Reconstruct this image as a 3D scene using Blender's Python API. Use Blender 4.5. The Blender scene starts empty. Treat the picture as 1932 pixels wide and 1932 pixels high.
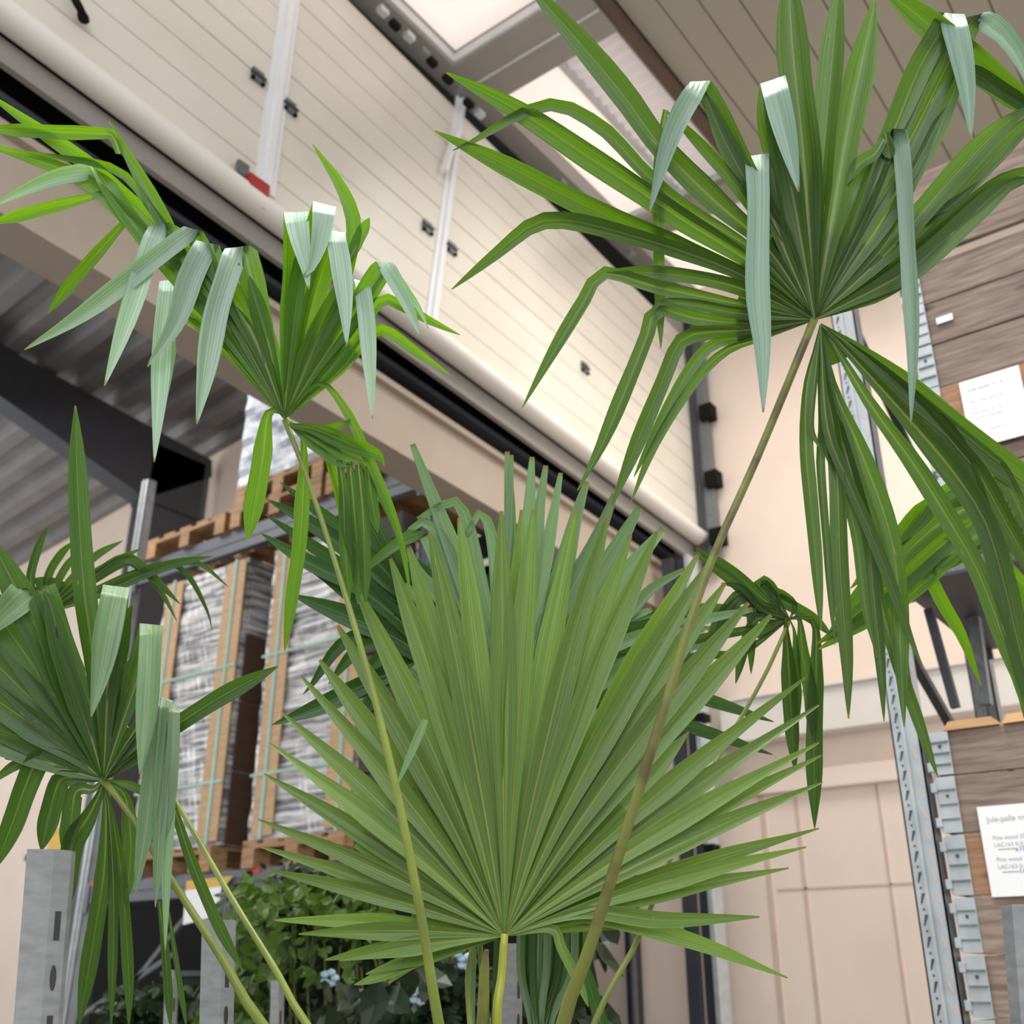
import bpy, bmesh, math, random
from mathutils import Vector, Matrix
random.seed(7)
D = bpy.data; SC = bpy.context.scene; COL = SC.collection
# ---------------- camera (real position: 1.5 m above the floor, looking up) ----------------
F = 2000.0; YA = math.radians(37.4); PT = math.radians(23.8)
CAM = Vector((0, 0, 1.5))
FW = Vector((math.cos(YA)*math.cos(PT), math.sin(YA)*math.cos(PT), math.sin(PT)))
RT = Vector((math.sin(YA), -math.cos(YA), 0)); UP = RT.cross(FW)
cd = D.cameras.new('camera'); cam = D.objects.new('camera', cd); COL.objects.link(cam)
cam.matrix_world = Matrix((( RT.x, UP.x, -FW.x, CAM.x), (RT.y, UP.y, -FW.y, CAM.y), (RT.z, UP.z, -FW.z, CAM.z), (0, 0, 0, 1)))
cd.sensor_width = 36; cd.lens = 36*F/1932; cd.clip_start = 0.05
cd.dof.use_dof = True; cd.dof.focus_distance = 1.65; cd.dof.aperture_fstop = 5.0
SC.camera = cam
# ---------------- world and lights ----------------
w = D.worlds.new('world'); SC.world = w; w.use_nodes = True
bg = w.node_tree.nodes['Background']; bg.inputs[0].default_value = (0.93, 0.97, 1.0, 1); bg.inputs[1].default_value = 1.0
def area(name, loc, target, sx, sy, power, col=(1, 1, 1)):
    l = D.lights.new(name, 'AREA'); l.shape = 'RECTANGLE'; l.size = sx; l.size_y = sy; l.energy = power; l.color = col
    o = D.objects.new(name, l); COL.objects.link(o); o.location = loc
    o.rotation_euler = (Vector(target)-Vector(loc)).to_track_quat('-Z', 'Y').to_euler()
    return o
sk = area('skylight_daylight', (1.3, 0.7, 6.35), (1.3, 0.7, 0), 2.4, 1.6, 90, (1, 0.98, 0.95)); sk.data.spread = math.radians(95)
area('open_gate_daylight', (-3.0, -2.0, 4.8), (1.6, 0.9, 2.4), 4.0, 3.0, 170, (0.93, 0.97, 1))
st = area('skylight_strip_daylight', (4.4, 1.2, 5.9), (5.6, 2.6, 2.3), 2.6, 1.2, 62, (1, 0.96, 0.90)); st.data.spread = math.radians(130)
area('annex_area_light', (2.6, 7.0, 6.0), (4.6, 6.5, 2.0), 2.5, 3.0, 130, (1, 0.97, 0.94))  # area lamp under the annex roof, aimed at the load rack
area('annex_end_daylight', (1.0, 12.5, 3.5), (3.5, 10.5, 7.0), 3.0, 2.0, 160, (1, 0.99, 0.97))
area('side_wall_fill', (4.9, -1.5, 2.0), (6.4, 2.6, 1.7), 1.2, 2.6, 80, (1, 0.97, 0.94))  # unseen fill lamp added to brighten the lower far wall
SC.view_settings.view_transform = 'Standard'; SC.view_settings.look = 'None'
SC.view_settings.exposure = 0.0; SC.view_settings.gamma = 1.0; SC.view_settings.use_curve_mapping = False

def ray(x, y): return FW + RT*((x-966)/F) + UP*((966-y)/F)
def at(x, y, d): return CAM + ray(x, y)*d
def on(ax, v, x, y):
    r = ray(x, y); return CAM + r*((v-CAM[ax])/r[ax])
# ---------------- materials ----------------
def s2l(c): return tuple(((v/255+0.055)/1.055)**2.4 if v > 10 else v/255/12.92 for v in c)
def mat(name, rgb, rough=0.5, metal=0.0, var=0.12, scale=6.0, stretch=(1, 1, 1), bump=0.0, rgb2=None, lo=0.35, hi=0.65, spec=0.5, dirt=0.0):
    m = D.materials.new(name); m.use_nodes = True; n = m.node_tree.nodes; l = m.node_tree.links; b = n['Principled BSDF']
    c = s2l(rgb); c2 = s2l(rgb2) if rgb2 else tuple(v*(1-var) for v in c)
    tc = n.new('ShaderNodeTexCoord'); mp = n.new('ShaderNodeMapping'); mp.inputs['Scale'].default_value = stretch
    l.new(tc.outputs['Object'], mp.inputs[0])
    nz = n.new('ShaderNodeTexNoise'); nz.inputs['Scale'].default_value = scale; nz.inputs['Detail'].default_value = 6
    l.new(mp.outputs[0], nz.inputs['Vector'])
    cr = n.new('ShaderNodeValToRGB'); cr.color_ramp.elements[0].position = lo; cr.color_ramp.elements[1].position = hi
    cr.color_ramp.elements[0].color = (*c2, 1); cr.color_ramp.elements[1].color = (*c, 1)
    l.new(nz.outputs[0], cr.inputs[0]); out = cr.outputs[0]
    if dirt:
        n2 = n.new('ShaderNodeTexNoise'); n2.inputs['Scale'].default_value = 1.7; n2.inputs['Detail'].default_value = 8; l.new(tc.outputs['Object'], n2.inputs['Vector'])
        r2 = n.new('ShaderNodeValToRGB'); r2.color_ramp.elements[0].position = 0.45; r2.color_ramp.elements[1].position = 0.75
        r2.color_ramp.elements[0].color = (1, 1, 1, 1); r2.color_ramp.elements[1].color = (1-dirt, 1-dirt*1.1, 1-dirt*1.2, 1); l.new(n2.outputs[0], r2.inputs[0])
        mx = n.new('ShaderNodeMix'); mx.data_type = 'RGBA'; mx.blend_type = 'MULTIPLY'; mx.inputs[0].default_value = 1
        l.new(out, mx.inputs[6]); l.new(r2.outputs[0], mx.inputs[7]); out = mx.outputs[2]
    l.new(out, b.inputs['Base Color'])
    b.inputs['Roughness'].default_value = rough; b.inputs['Metallic'].default_value = metal; b.inputs['Specular IOR Level'].default_value = spec
    if bump:
        bp = n.new('ShaderNodeBump'); bp.inputs['Strength'].default_value = bump; bp.inputs['Distance'].default_value = 0.01
        l.new(nz.outputs[0], bp.inputs['Height']); l.new(bp.outputs[0], b.inputs['Normal'])
    return m
def wood(name, rgb, rgb2, ax='y', knots=True):
    m = mat(name, rgb, 0.75, 0, 0.1, 5.0, (3, 1.2, 14) if ax == 'y' else ((1.2, 3, 14) if ax == 'x' else (14, 3, 1.2)), 0.15, rgb2, 0.3, 0.7)
    n = m.node_tree.nodes; l = m.node_tree.links; b = n['Principled BSDF']
    if knots:
        tc = n.new('ShaderNodeTexCoord'); mp = n.new('ShaderNodeMapping'); mp.inputs['Scale'].default_value = (1, 2.2, 6) if ax == 'y' else (2.2, 1, 6)
        vo = n.new('ShaderNodeTexVoronoi'); vo.inputs['Scale'].default_value = 1.6; l.new(tc.outputs['Object'], mp.inputs[0]); l.new(mp.outputs[0], vo.inputs['Vector'])
        cr = n.new('ShaderNodeValToRGB'); cr.color_ramp.elements[0].position = 0.03; cr.color_ramp.elements[1].position = 0.16
        cr.color_ramp.elements[0].color = (0.25, 0.2, 0.17, 1); cr.color_ramp.elements[1].color = (1, 1, 1, 1); l.new(vo.outputs['Distance'], cr.inputs[0])
        src = b.inputs['Base Color'].links[0].from_socket
        oi = n.new('ShaderNodeObjectInfo'); vr = n.new('ShaderNodeMapRange'); vr.inputs[3].default_value = 0.78; vr.inputs[4].default_value = 1.1; l.new(oi.outputs['Random'], vr.inputs[0])
        mx = n.new('ShaderNodeMix'); mx.data_type = 'RGBA'; mx.blend_type = 'MULTIPLY'; mx.inputs[0].default_value = 1
        l.new(src, mx.inputs[6]); l.new(cr.outputs[0], mx.inputs[7])
        m2 = n.new('ShaderNodeMix'); m2.data_type = 'RGBA'; m2.blend_type = 'MULTIPLY'; m2.inputs[0].default_value = 1
        l.new(mx.outputs[2], m2.inputs[6]); l.new(vr.outputs[0], m2.inputs[7]); l.new(m2.outputs[2], b.inputs['Base Color'])
    return m
def leafmat(name, under, upper, trans, tmix=0.4, rough=0.38, rib=(176, 178, 92), spec=0.5):
    m = D.materials.new(name); m.use_nodes = True; n = m.node_tree.nodes; l = m.node_tree.links; b = n['Principled BSDF']; out = n['Material Output']
    uv = n.new('ShaderNodeUVMap'); sp = n.new('ShaderNodeSeparateXYZ'); l.new(uv.outputs[0], sp.inputs[0])
    g = n.new('ShaderNodeNewGeometry')
    a = n.new('ShaderNodeMix'); a.data_type = 'RGBA'; a.inputs[6].default_value = (*s2l(under), 1); a.inputs[7].default_value = (*s2l(upper), 1)
    l.new(g.outputs['Backfacing'], a.inputs[0])
    # vein grain across the blade
    mp = n.new('ShaderNodeMapping'); mp.inputs['Scale'].default_value = (22, 1.6, 1); l.new(uv.outputs[0], mp.inputs[0])
    oi = n.new('ShaderNodeObjectInfo'); add = n.new('ShaderNodeVectorMath'); add.operation = 'ADD'; l.new(mp.outputs[0], add.inputs[0])
    cmb = n.new('ShaderNodeCombineXYZ'); ml = n.new('ShaderNodeMath'); ml.operation = 'MULTIPLY'; ml.inputs[1].default_value = 57; l.new(oi.outputs['Random'], ml.inputs[0]); l.new(ml.outputs[0], cmb.inputs[2]); l.new(cmb.outputs[0], add.inputs[1])
    nz = n.new('ShaderNodeTexNoise'); nz.inputs['Scale'].default_value = 1.0; nz.inputs['Detail'].default_value = 4; l.new(add.outputs[0], nz.inputs['Vector'])
    mr = n.new('ShaderNodeMapRange'); mr.inputs[1].default_value = 0.3; mr.inputs[2].default_value = 0.7; mr.inputs[3].default_value = 0.72; mr.inputs[4].default_value = 1.25; l.new(nz.outputs[0], mr.inputs[0])
    rv = n.new('ShaderNodeMapRange'); rv.inputs[3].default_value = 0.74; rv.inputs[4].default_value = 1.2; l.new(oi.outputs['Random'], rv.inputs[0])
    mm = n.new('ShaderNodeMath'); mm.operation = 'MULTIPLY'; l.new(mr.outputs[0], mm.inputs[0]); l.new(rv.outputs[0], mm.inputs[1])
    c1 = n.new('ShaderNodeMix'); c1.data_type = 'RGBA'; c1.blend_type = 'MULTIPLY'; c1.inputs[0].default_value = 1; l.new(a.outputs[2], c1.inputs[6]); l.new(mm.outputs[0], c1.inputs[7])
    # midrib
    s = n.new('ShaderNodeMath'); s.operation = 'SUBTRACT'; s.inputs[1].default_value = 0.5; l.new(sp.outputs[0], s.inputs[0])
    ab = n.new('ShaderNodeMath'); ab.operation = 'ABSOLUTE'; l.new(s.outputs[0], ab.inputs[0])
    rr = n.new('ShaderNodeMapRange'); rr.inputs[1].default_value = 0.012; rr.inputs[2].default_value = 0.035; rr.inputs[3].default_value = 0.6; rr.inputs[4].default_value = 0; l.new(ab.outputs[0], rr.inputs[0])
    w1 = n.new('ShaderNodeMapRange'); w1.inputs[1].default_value = 0.05; w1.inputs[2].default_value = 0.6; w1.inputs[3].default_value = 0.13; w1.inputs[4].default_value = 0.03; l.new(sp.outputs[1], w1.inputs[0]); l.new(w1.outputs[0], rr.inputs[2])
    w2 = n.new('ShaderNodeMapRange'); w2.inputs[1].default_value = 0.0; w2.inputs[2].default_value = 0.6; w2.inputs[3].default_value = 0.8; w2.inputs[4].default_value = 0.38; l.new(sp.outputs[1], w2.inputs[0]); l.new(w2.outputs[0], rr.inputs[3])
    c2 = n.new('ShaderNodeMix'); c2.data_type = 'RGBA'; c2.inputs[7].default_value = (*s2l(rib), 1); l.new(rr.outputs[0], c2.inputs[0]); l.new(c1.outputs[2], c2.inputs[6])
    # pale scratches
    mp2 = n.new('ShaderNodeMapping'); mp2.inputs['Scale'].default_value = (9, 14, 1); l.new(uv.outputs[0], mp2.inputs[0])
    ad2 = n.new('ShaderNodeVectorMath'); ad2.operation = 'ADD'; l.new(mp2.outputs[0], ad2.inputs[0]); l.new(cmb.outputs[0], ad2.inputs[1])
    n3 = n.new('ShaderNodeTexNoise'); n3.inputs['Scale'].default_value = 1.3; n3.inputs['Detail'].default_value = 3; l.new(ad2.outputs[0], n3.inputs['Vector'])
    sr = n.new('ShaderNodeMapRange'); sr.inputs[1].default_value = 0.70; sr.inputs[2].default_value = 0.76; sr.inputs[3].default_value = 0; sr.inputs[4].default_value = 0.7; l.new(n3.outputs[0], sr.inputs[0])
    c3 = n.new('ShaderNodeMix'); c3.data_type = 'RGBA'; c3.inputs[7].default_value = (*s2l((190, 180, 90)), 1); l.new(sr.outputs[0], c3.inputs[0]); l.new(c2.outputs[2], c3.inputs[6])
    # dry brown tip
    tr = n.new('ShaderNodeMapRange'); tr.inputs[1].default_value = 0.982; tr.inputs[2].default_value = 0.995; l.new(sp.outputs[1], tr.inputs[0])
    c4 = n.new('ShaderNodeMix'); c4.data_type = 'RGBA'; c4.inputs[7].default_value = (*s2l((150, 112, 60)), 1); l.new(tr.outputs[0], c4.inputs[0]); l.new(c3.outputs[2], c4.inputs[6])
    l.new(c4.outputs[2], b.inputs['Base Color']); b.inputs['Roughness'].default_value = rough; b.inputs['Specular IOR Level'].default_value = spec
    tl = n.new('ShaderNodeBsdfTranslucent'); c5 = n.new('ShaderNodeMix'); c5.data_type = 'RGBA'; c5.blend_type = 'MULTIPLY'; c5.inputs[0].default_value = 1
    c5.inputs[6].default_value = (*s2l(trans), 1); l.new(mm.outputs[0], c5.inputs[7]); l.new(c5.outputs[2], tl.inputs[0])
    mx = n.new('ShaderNodeMixShader'); mx.inputs[0].default_value = tmix; l.new(b.outputs[0], mx.inputs[1]); l.new(tl.outputs[0], mx.inputs[2]); l.new(mx.outputs[0], out.inputs[0])
    bp = n.new('ShaderNodeBump'); bp.inputs['Strength'].default_value = 0.25; bp.inputs['Distance'].default_value = 0.001; l.new(nz.outputs[0], bp.inputs['Height']); l.new(bp.outputs[0], b.inputs['Normal'])
    return m
M = dict(
    door=mat('door_paint', (214, 206, 192), 0.32, 0, 0.04, 2.0, dirt=0.10), white=mat('white_aluminium', (226, 225, 226), 0.35, 0.1, 0.05),
    doorgap=mat('joint_rubber', (120, 108, 98), 0.8), beige=mat('beige_lintel_paint', (168, 152, 136), 0.6, 0, 0.05, dirt=0.08),  # doorgap: brownish backing that shows in the door grooves
    black=mat('black_rubber', (22, 20, 20), 0.85, spec=0.15), steel=mat('dark_grey_steel_paint', (58, 59, 66), 0.5, 0.0, 0.15), beam=mat('blue_grey_beam_paint', (84, 88, 100), 0.45, 0, 0.1),
    galv=mat('galvanised_steel', (188, 193, 196), 0.42, 0.35, 0.18, 14, (1, 1, 1), 0.05), galvd=mat('dull_galvanised_steel', (128, 132, 134), 0.5, 0.4, 0.35, 30, (4, 4, 1), 0.1, dirt=0.3),
    brushed=mat('weathered_zinc', (190, 193, 195), 0.36, 0.45, 0.1, 26, (1, 1, 3), 0.03, (164, 167, 170), 0.3, 0.7, dirt=0.12),
    wall=mat('pink_beige_wall', (232, 212, 197), 0.8, 0, 0.05, 1.3, dirt=0.08), wallw=mat('warm_beige_wall', (226, 205, 178), 0.8, 0, 0.05, 1.3), seam=mat('wall_seam', (206, 182, 168), 0.8),
    ceil=mat('grey_ceiling_boards', (150, 143, 128), 0.7, 0, 0.03, 0.7), ceilgap=mat('dark_joint', (72, 56, 48), 0.9), browntrim=mat('brown_trim', (88, 68, 54), 0.7),
    frame=mat('skylight_frame_grey', (140, 135, 128), 0.55, 0, 0.03), frame2=mat('skylight_edge_light', (200, 200, 200), 0.4, 0.2),
    corr=mat('corrugated_roof_sheet', (126, 124, 124), 0.5, 0.2, 0.2, 3, dirt=0.2), tray=mat('cable_tray_white', (222, 215, 206), 0.5, 0, 0.03),
    paper=mat('paper', (240, 238, 238), 0.7, 0, 0.01), ink=mat('pale_print_ink', (166, 166, 170), 0.8), inkb=mat('blue_pen_ink', (70, 110, 170), 0.8), inkk=mat('black_pen_ink', (60, 60, 60), 0.8),
    red=mat('red_plastic', (160, 36, 30), 0.4), tape=mat('red_marker', (226, 50, 48), 0.5), yellow=mat('yellow_plastic', (214, 170, 60), 0.5), green=mat('green_crate', (22, 42, 37), 0.7, spec=0.2),
    strap=mat('green_strap', (150, 186, 172), 0.45), card=mat('brown_cardboard', (196, 160, 122), 0.8, 0, 0.2, 9, (1, 1, 8)), cardd=mat('dark_cardboard', (84, 58, 44), 0.8, 0, 0.2, 5, (1, 1, 3)),
    darkfill=mat('shade_and_crate_black', (34, 30, 30), 0.5, 0, 0.4, 3, (1, 1, 6), 0.3, (20, 16, 15)), floor=mat('concrete_floor', (150, 146, 140), 0.8, dirt=0.2),
    slot=mat('slot_dark', (70, 70, 70), 0.8), slotl=mat('slot_showing_wall', (205, 186, 168), 0.8),
    stem=mat('petiole_green', (128, 140, 50), 0.38, 0, 0.3, 8, (1, 1, 1), 0.05, (104, 112, 46)), stemy=mat('petiole_yellow', (154, 156, 44), 0.4, 0, 0.2, 10), stemo=mat('petiole_olive', (112, 116, 48), 0.45, 0, 0.4, 14, (1, 1, 1), 0.1, (88, 78, 40), 0.35, 0.5),
    trunk=mat('fibrous_trunk', (92, 68, 44), 0.95, 0, 0.5, 18, (1, 1, 4), 0.8, (50, 36, 24)), pot=mat('plant_pot', (50, 50, 52), 0.5), soil=mat('soil', (50, 38, 28), 0.95, bump=0.6),
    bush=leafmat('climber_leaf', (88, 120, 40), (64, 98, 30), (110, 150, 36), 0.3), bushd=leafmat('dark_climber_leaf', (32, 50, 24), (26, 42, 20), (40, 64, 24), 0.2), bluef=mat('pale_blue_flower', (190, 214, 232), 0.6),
)
M['wg'] = wood('weathered_plank', (160, 139, 124), (112, 93, 82)); M['wo'] = wood('fresh_plank', (188, 145, 113), (156, 112, 86)); M['wl'] = wood('new_lid_board', (224, 180, 132), (200, 152, 104))
M['pal'] = wood('pallet_wood', (186, 146, 104), (140, 102, 68)); M['pald'] = wood('dark_stacked_wood', (66, 58, 54), (42, 36, 34))
# wrapped film
m = mat('stretch_film_over_slabs', (212, 208, 206), 0.28, 0, 0.1, 3.0, (1.2, 1.0, 15), 0.4, (104, 102, 106), 0.40, 0.62); M['film'] = m
M['filmb'] = mat('blue_grey_film', (188, 194, 206), 0.3, 0, 0.1, 3, (1.2, 1.2, 4), 0.4, (130, 136, 150))
def pane(name, rgb, e):
    m = D.materials.new(name); m.use_nodes = True; b = m.node_tree.nodes['Principled BSDF']; c = s2l(rgb)
    b.inputs['Base Color'].default_value = (*c, 1); b.inputs['Roughness'].default_value = 0.4
    b.inputs['Emission Color'].default_value = (*c, 1); b.inputs['Emission Strength'].default_value = e; return m
M['pane'] = pane('daylit_milky_pane', (236, 222, 214), 0.75); M['sheet'] = pane('daylit_corrugated_sheet', (200, 190, 190), 0.42)
LA = leafmat('leaf_olive', (70, 98, 36), (150, 178, 160), (92, 134, 10), 0.40)
LC = leafmat('leaf_soft_green', (114, 142, 66), (140, 164, 140), (112, 148, 40), 0.36, rib=(196, 194, 84))
LD = leafmat('leaf_bright_green', (78, 116, 24), (176, 198, 184), (116, 168, 8), 0.48)
LE = leafmat('leaf_deep_green', (62, 92, 34), (118, 148, 104), (80, 124, 14), 0.36)
LG = leafmat('leaf_glaucous', (132, 160, 120), (80, 116, 48), (96, 140, 40), 0.3, 0.32)
LH = leafmat('leaf_dark_glossy', (58, 96, 42), (120, 150, 120), (60, 110, 16), 0.25, 0.28)
# ---------------- mesh helpers ----------------
def link(name, me, ms, parent=None, label=None):
    o = D.objects.new(name, me); COL.objects.link(o)
    for x in (ms if isinstance(ms, (list, tuple)) else [ms]):
        if len(me.materials) < len(ms if isinstance(ms, (list, tuple)) else [ms]): me.materials.append(x)
    if parent is not None: o.parent = parent
    if label: o['label'] = label
    return o
def tag(o, label, cat, group=None):
    o['label'] = label; o['category'] = cat
    if group: o['group'] = group
    return o
def empty(name, loc, label=None, cat=None, group=None):
    o = D.objects.new(name, None); COL.objects.link(o); o['_loc'] = list(loc); o.empty_display_size = 0.1
    if label: tag(o, label, cat, group)
    return o
def mesh(verts, faces):
    me = D.meshes.new('m'); me.from_pydata([tuple(v) for v in verts], [], faces); me.update(); return me
def bx(V, Fc, p0, p1):
    x0, y0, z0 = p0; x1, y1, z1 = p1; i = len(V)
    V += [(x0, y0, z0), (x1, y0, z0), (x1, y1, z0), (x0, y1, z0), (x0, y0, z1), (x1, y0, z1), (x1, y1, z1), (x0, y1, z1)]
    Fc += [(i, i+3, i+2, i+1), (i+4, i+5, i+6, i+7), (i, i+1, i+5, i+4), (i+1, i+2, i+6, i+5), (i+2, i+3, i+7, i+6), (i+3, i, i+4, i+7)]
def box(name, p0, p1, m, parent=None, bev=0.0, label=None, struct=False):
    p0, p1 = [min(a, b) for a, b in zip(p0, p1)], [max(a, b) for a, b in zip(p0, p1)]
    V, Fc = [], []; bx(V, Fc, p0, p1); me = mesh(V, Fc)
    if bev:
        b = bmesh.new(); b.from_mesh(me); bmesh.ops.bevel(b, geom=b.edges[:], offset=bev, segments=2, affect='EDGES', profile=0.7); b.to_mesh(me); b.free()
    o = link(name, me, M[m] if isinstance(m, str) else m, parent, label)
    if struct: o['kind'] = 'structure'
    return o
def prism(name, pts, thick, m, parent=None, label=None, struct=False):
    """pts: 3D polygon, thick: offset vector"""
    n = len(pts); V = [Vector(p) for p in pts] + [Vector(p)+Vector(thick) for p in pts]
    Fc = [tuple(range(n))[::-1], tuple(range(n, 2*n))] + [(i, (i+1) % n, n+(i+1) % n, n+i) for i in range(n)]
    me = mesh(V, Fc); b = bmesh.new(); b.from_mesh(me); bmesh.ops.recalc_face_normals(b, faces=b.faces[:]); b.to_mesh(me); b.free()
    o = link(name, me, M[m] if isinstance(m, str) else m, parent, label)
    if struct: o['kind'] = 'structure'
    return o
def bar(name, a, b, wd, m, parent=None, h=None, label=None):
    a, b = Vector(a), Vector(b); d = (b-a).normalized(); s = d.cross(Vector((0, 0, 1)))
    if s.length < 0.05: s = Vector((1, 0, 0))
    s.normalize(); t = s.cross(d); h = h or wd
    q = [s*(wd/2)+t*(h/2), -s*(wd/2)+t*(h/2), -s*(wd/2)-t*(h/2), s*(wd/2)-t*(h/2)]
    return prism(name, [a+v for v in q], b-a, m, parent, label)
def tube(pts, rad, seg=10):
    V, Fc = [], []; n = len(pts)
    for i, p in enumerate(pts):
        t = (pts[min(i+1, n-1)]-pts[max(i-1, 0)]).normalized(); s = t.cross(FW); s.normalize(); u = s.cross(t)
        for k in range(seg):
            a = 2*math.pi*k/seg; V.append(p+(s*math.cos(a)+u*math.sin(a)*0.8)*rad[i])
    for i in range(n-1):
        for k in range(seg):
            k2 = (k+1) % seg; Fc.append((i*seg+k, i*seg+k2, (i+1)*seg+k2, (i+1)*seg+k))
    Fc.append(tuple(range(seg))[::-1]); Fc.append(tuple((n-1)*seg+k for k in range(seg)))
    return V, Fc
def smooth(me):
    for p in me.polygons: p.use_smooth = True
def spline(P, n):
    """Catmull-Rom through P (tuples), n samples by arc length"""
    if len(P) == 2: return [tuple(a+(b-a)*i/(n-1) for a, b in zip(*P)) for i in range(n)]
    Q = [tuple(2*a-b for a, b in zip(P[0], P[1]))]+list(P)+[tuple(2*a-b for a, b in zip(P[-1], P[-2]))]
    out = []
    for i in range(1, len(Q)-2):
        for k in range(12):
            t = k/12; out.append(tuple(0.5*(2*b+(c-a)*t+(2*a-5*b+4*c-d)*t*t+(3*b-a-3*c+d)*t**3) for a, b, c, d in zip(Q[i-1], Q[i], Q[i+1], Q[i+2])))
    out.append(tuple(P[-1]))
    L = [0]
    for a, b in zip(out, out[1:]): L.append(L[-1]+math.hypot(a[0]-b[0], a[1]-b[1]))
    res = []; j = 0
    for i in range(n):
        s = L[-1]*i/(n-1)
        while j < len(L)-2 and L[j+1] < s: j += 1
        f = (s-L[j])/max(L[j+1]-L[j], 1e-6); f = min(max(f, 0), 1)
        res.append(tuple(a+(b-a)*f for a, b in zip(out[j], out[j+1])))
    return res
# =====================================================================================
#  THE SETTING
# =====================================================================================
box('floor', (-4, -4, -0.1), (7, 14, 0), 'floor', struct=True)
box('wall_far', (6.5, -1.2, 0), (6.7, 14, 7.8), 'wall', struct=True)
for i, (y, wd) in enumerate([(2.2, .012), (1.72, .012), (2.72, .02), (2.95, .03), (3.55, .012), (.9, .012)]):
    box('panel_seam', (6.494, y-wd/2, 0), (6.5, y+wd/2, 2.62), 'seam', D.objects['wall_far'])
box('panel_seam', (6.494, 1.2, 2.0), (6.5, 2.9, 2.012), 'seam', D.objects['wall_far'])
box('trim_1', (6.44, 1.0, 2.58), (6.5, 3.12, 2.70), 'wall', struct=True, bev=.01)
# cable tray on the far wall
t = empty('cable_tray', (6.4, 2, 2.9), 'white box-section cable tray running along the pink wall', 'cable tray')
box('tray_body', (6.33, 0.6, 2.90), (6.49, 3.12, 3.165), 'tray', t, .008); box('tray_lid', (6.30, 0.6, 3.166), (6.49, 3.12, 3.18), 'tray', t)
# --- sectional door, raised ---
def zt(x): return -0.066*(x-2.4)
YD = 3.2
door = empty('door_1', (2.4, YD, 4.7)); door['kind'] = 'structure'
zb = [4.70]; seq = [.165, .165, .165, .165]; 
while zb[-1] < 6.3: zb.append(zb[-1]+.165)
for i in range(len(zb)-1):
    g = .010 if i in (4, 8) else .005
    x0, x1 = -0.6, 6.42; V = [Vector((x0, YD, zb[i]+zt(x0)+g/2)), Vector((x1, YD, zb[i]+zt(x1)+g/2)), Vector((x1, YD, zb[i+1]+zt(x1)-g/2)), Vector((x0, YD, zb[i+1]+zt(x0)-g/2))]
    prism('panel', V, (0, .04, 0), 'door', door)
prism('panel_backing', [(-.6, YD+.012, 4.70+zt(-.6)), (6.42, YD+.012, 4.70+zt(6.42)), (6.42, YD+.012, zb[-1]+zt(6.42)), (-.6, YD+.012, zb[-1]+zt(-.6))], (0, .04, 0), 'doorgap', door)
def onD(x, y, off=0): return on(1, YD-off, x, y)
def dstrip(name, a, b, wd, th, m, off=0.0):
    a, b = onD(*a), onD(*b); a.y = b.y = YD-off-th; d = (b-a).normalized(); s = Vector((d.z, 0, -d.x))*(wd/2)
    return prism(name, [a+s, a-s, b-s, b+s], (0, th, 0), m, door)
for a, b in (((551, -40), (497, 362)), ((868, 190), (811, 612))):
    w_ = .115 if a[0] < 600 else .085
    dstrip('stile', a, b, w_, .012, 'white'); dstrip('stile_ridge', a, b, w_*.3, .03, 'white')
dstrip('stile_rail', (852, 250), (826, 330), .02, .05, 'white', .02)
for x, y in ((484, 145), (545, 203), (804, 429), (849, 468), (1101, 694)):
    p = onD(x, y); dz = .034
    box('hinge', (p.x-.032, YD-.016, p.z-dz), (p.x+.032, YD, p.z+dz), 'galvd', door)
    box('hinge_pin', (p.x-.042, YD-.024, p.z-.007), (p.x+.042, YD-.01, p.z+.007), 'steel', door)
    for q in (-.03, .03): box('hinge_bolt', (p.x+q-.008, YD-.024, p.z-.042), (p.x+q+.008, YD-.008, p.z-.026), 'black', door)
p = onD(470, 360); box('latch_block', (p.x-.055, YD-.07, p.z-.04), (p.x+.06, YD, p.z+.035), 'red', door, .008, 'red latch block at the foot of the stile')
box('latch_arm', (p.x-.1, YD-.04, p.z+.02), (p.x-.04, YD-.02, p.z+.09), 'galvd', door); box('latch_foot', (p.x+.04, YD-.05, p.z-.09), (p.x+.13, YD, p.z-.02), 'galvd', door)
pts = [onD(x, y, o) for x, y, o in ((128, -45, .0), (134, -20, .06), (142, 0, .08), (152, 18, .07), (158, 36, .03))]
V, Fc = tube([Vector(q) for q in spline([tuple(q) for q in pts], 14)], [.016]*10+[.018, .022, .026, .026]); me = mesh(V, Fc); smooth(me); link('handle', me, M['black'], door, 'black curved handle')
# rounded bottom seal (two-tone roll) following the slope
V, Fc = [], []; seg = 14
for xi, x in enumerate((-.6, 6.42)):
    for k in range(seg): a = 2*math.pi*k/seg; V.append((x, YD-.005+.085*math.cos(a)*.8, 4.655+zt(x)+.052*math.sin(a)))
for k in range(seg): Fc.append((k, (k+1) % seg, seg+(k+1) % seg, seg+k))
me = mesh(V, Fc); smooth(me); link('bottom_seal', me, M['tray'], door)
prism('seal_lip', [(-.6, YD+.06, 4.52+zt(-.6)), (6.42, YD+.06, 4.50+zt(6.42)), (6.42, YD+.06, 4.62+zt(6.42)), (-.6, YD+.06, 4.62+zt(-.6))], (0, .03, 0), 'frame', door)
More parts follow.
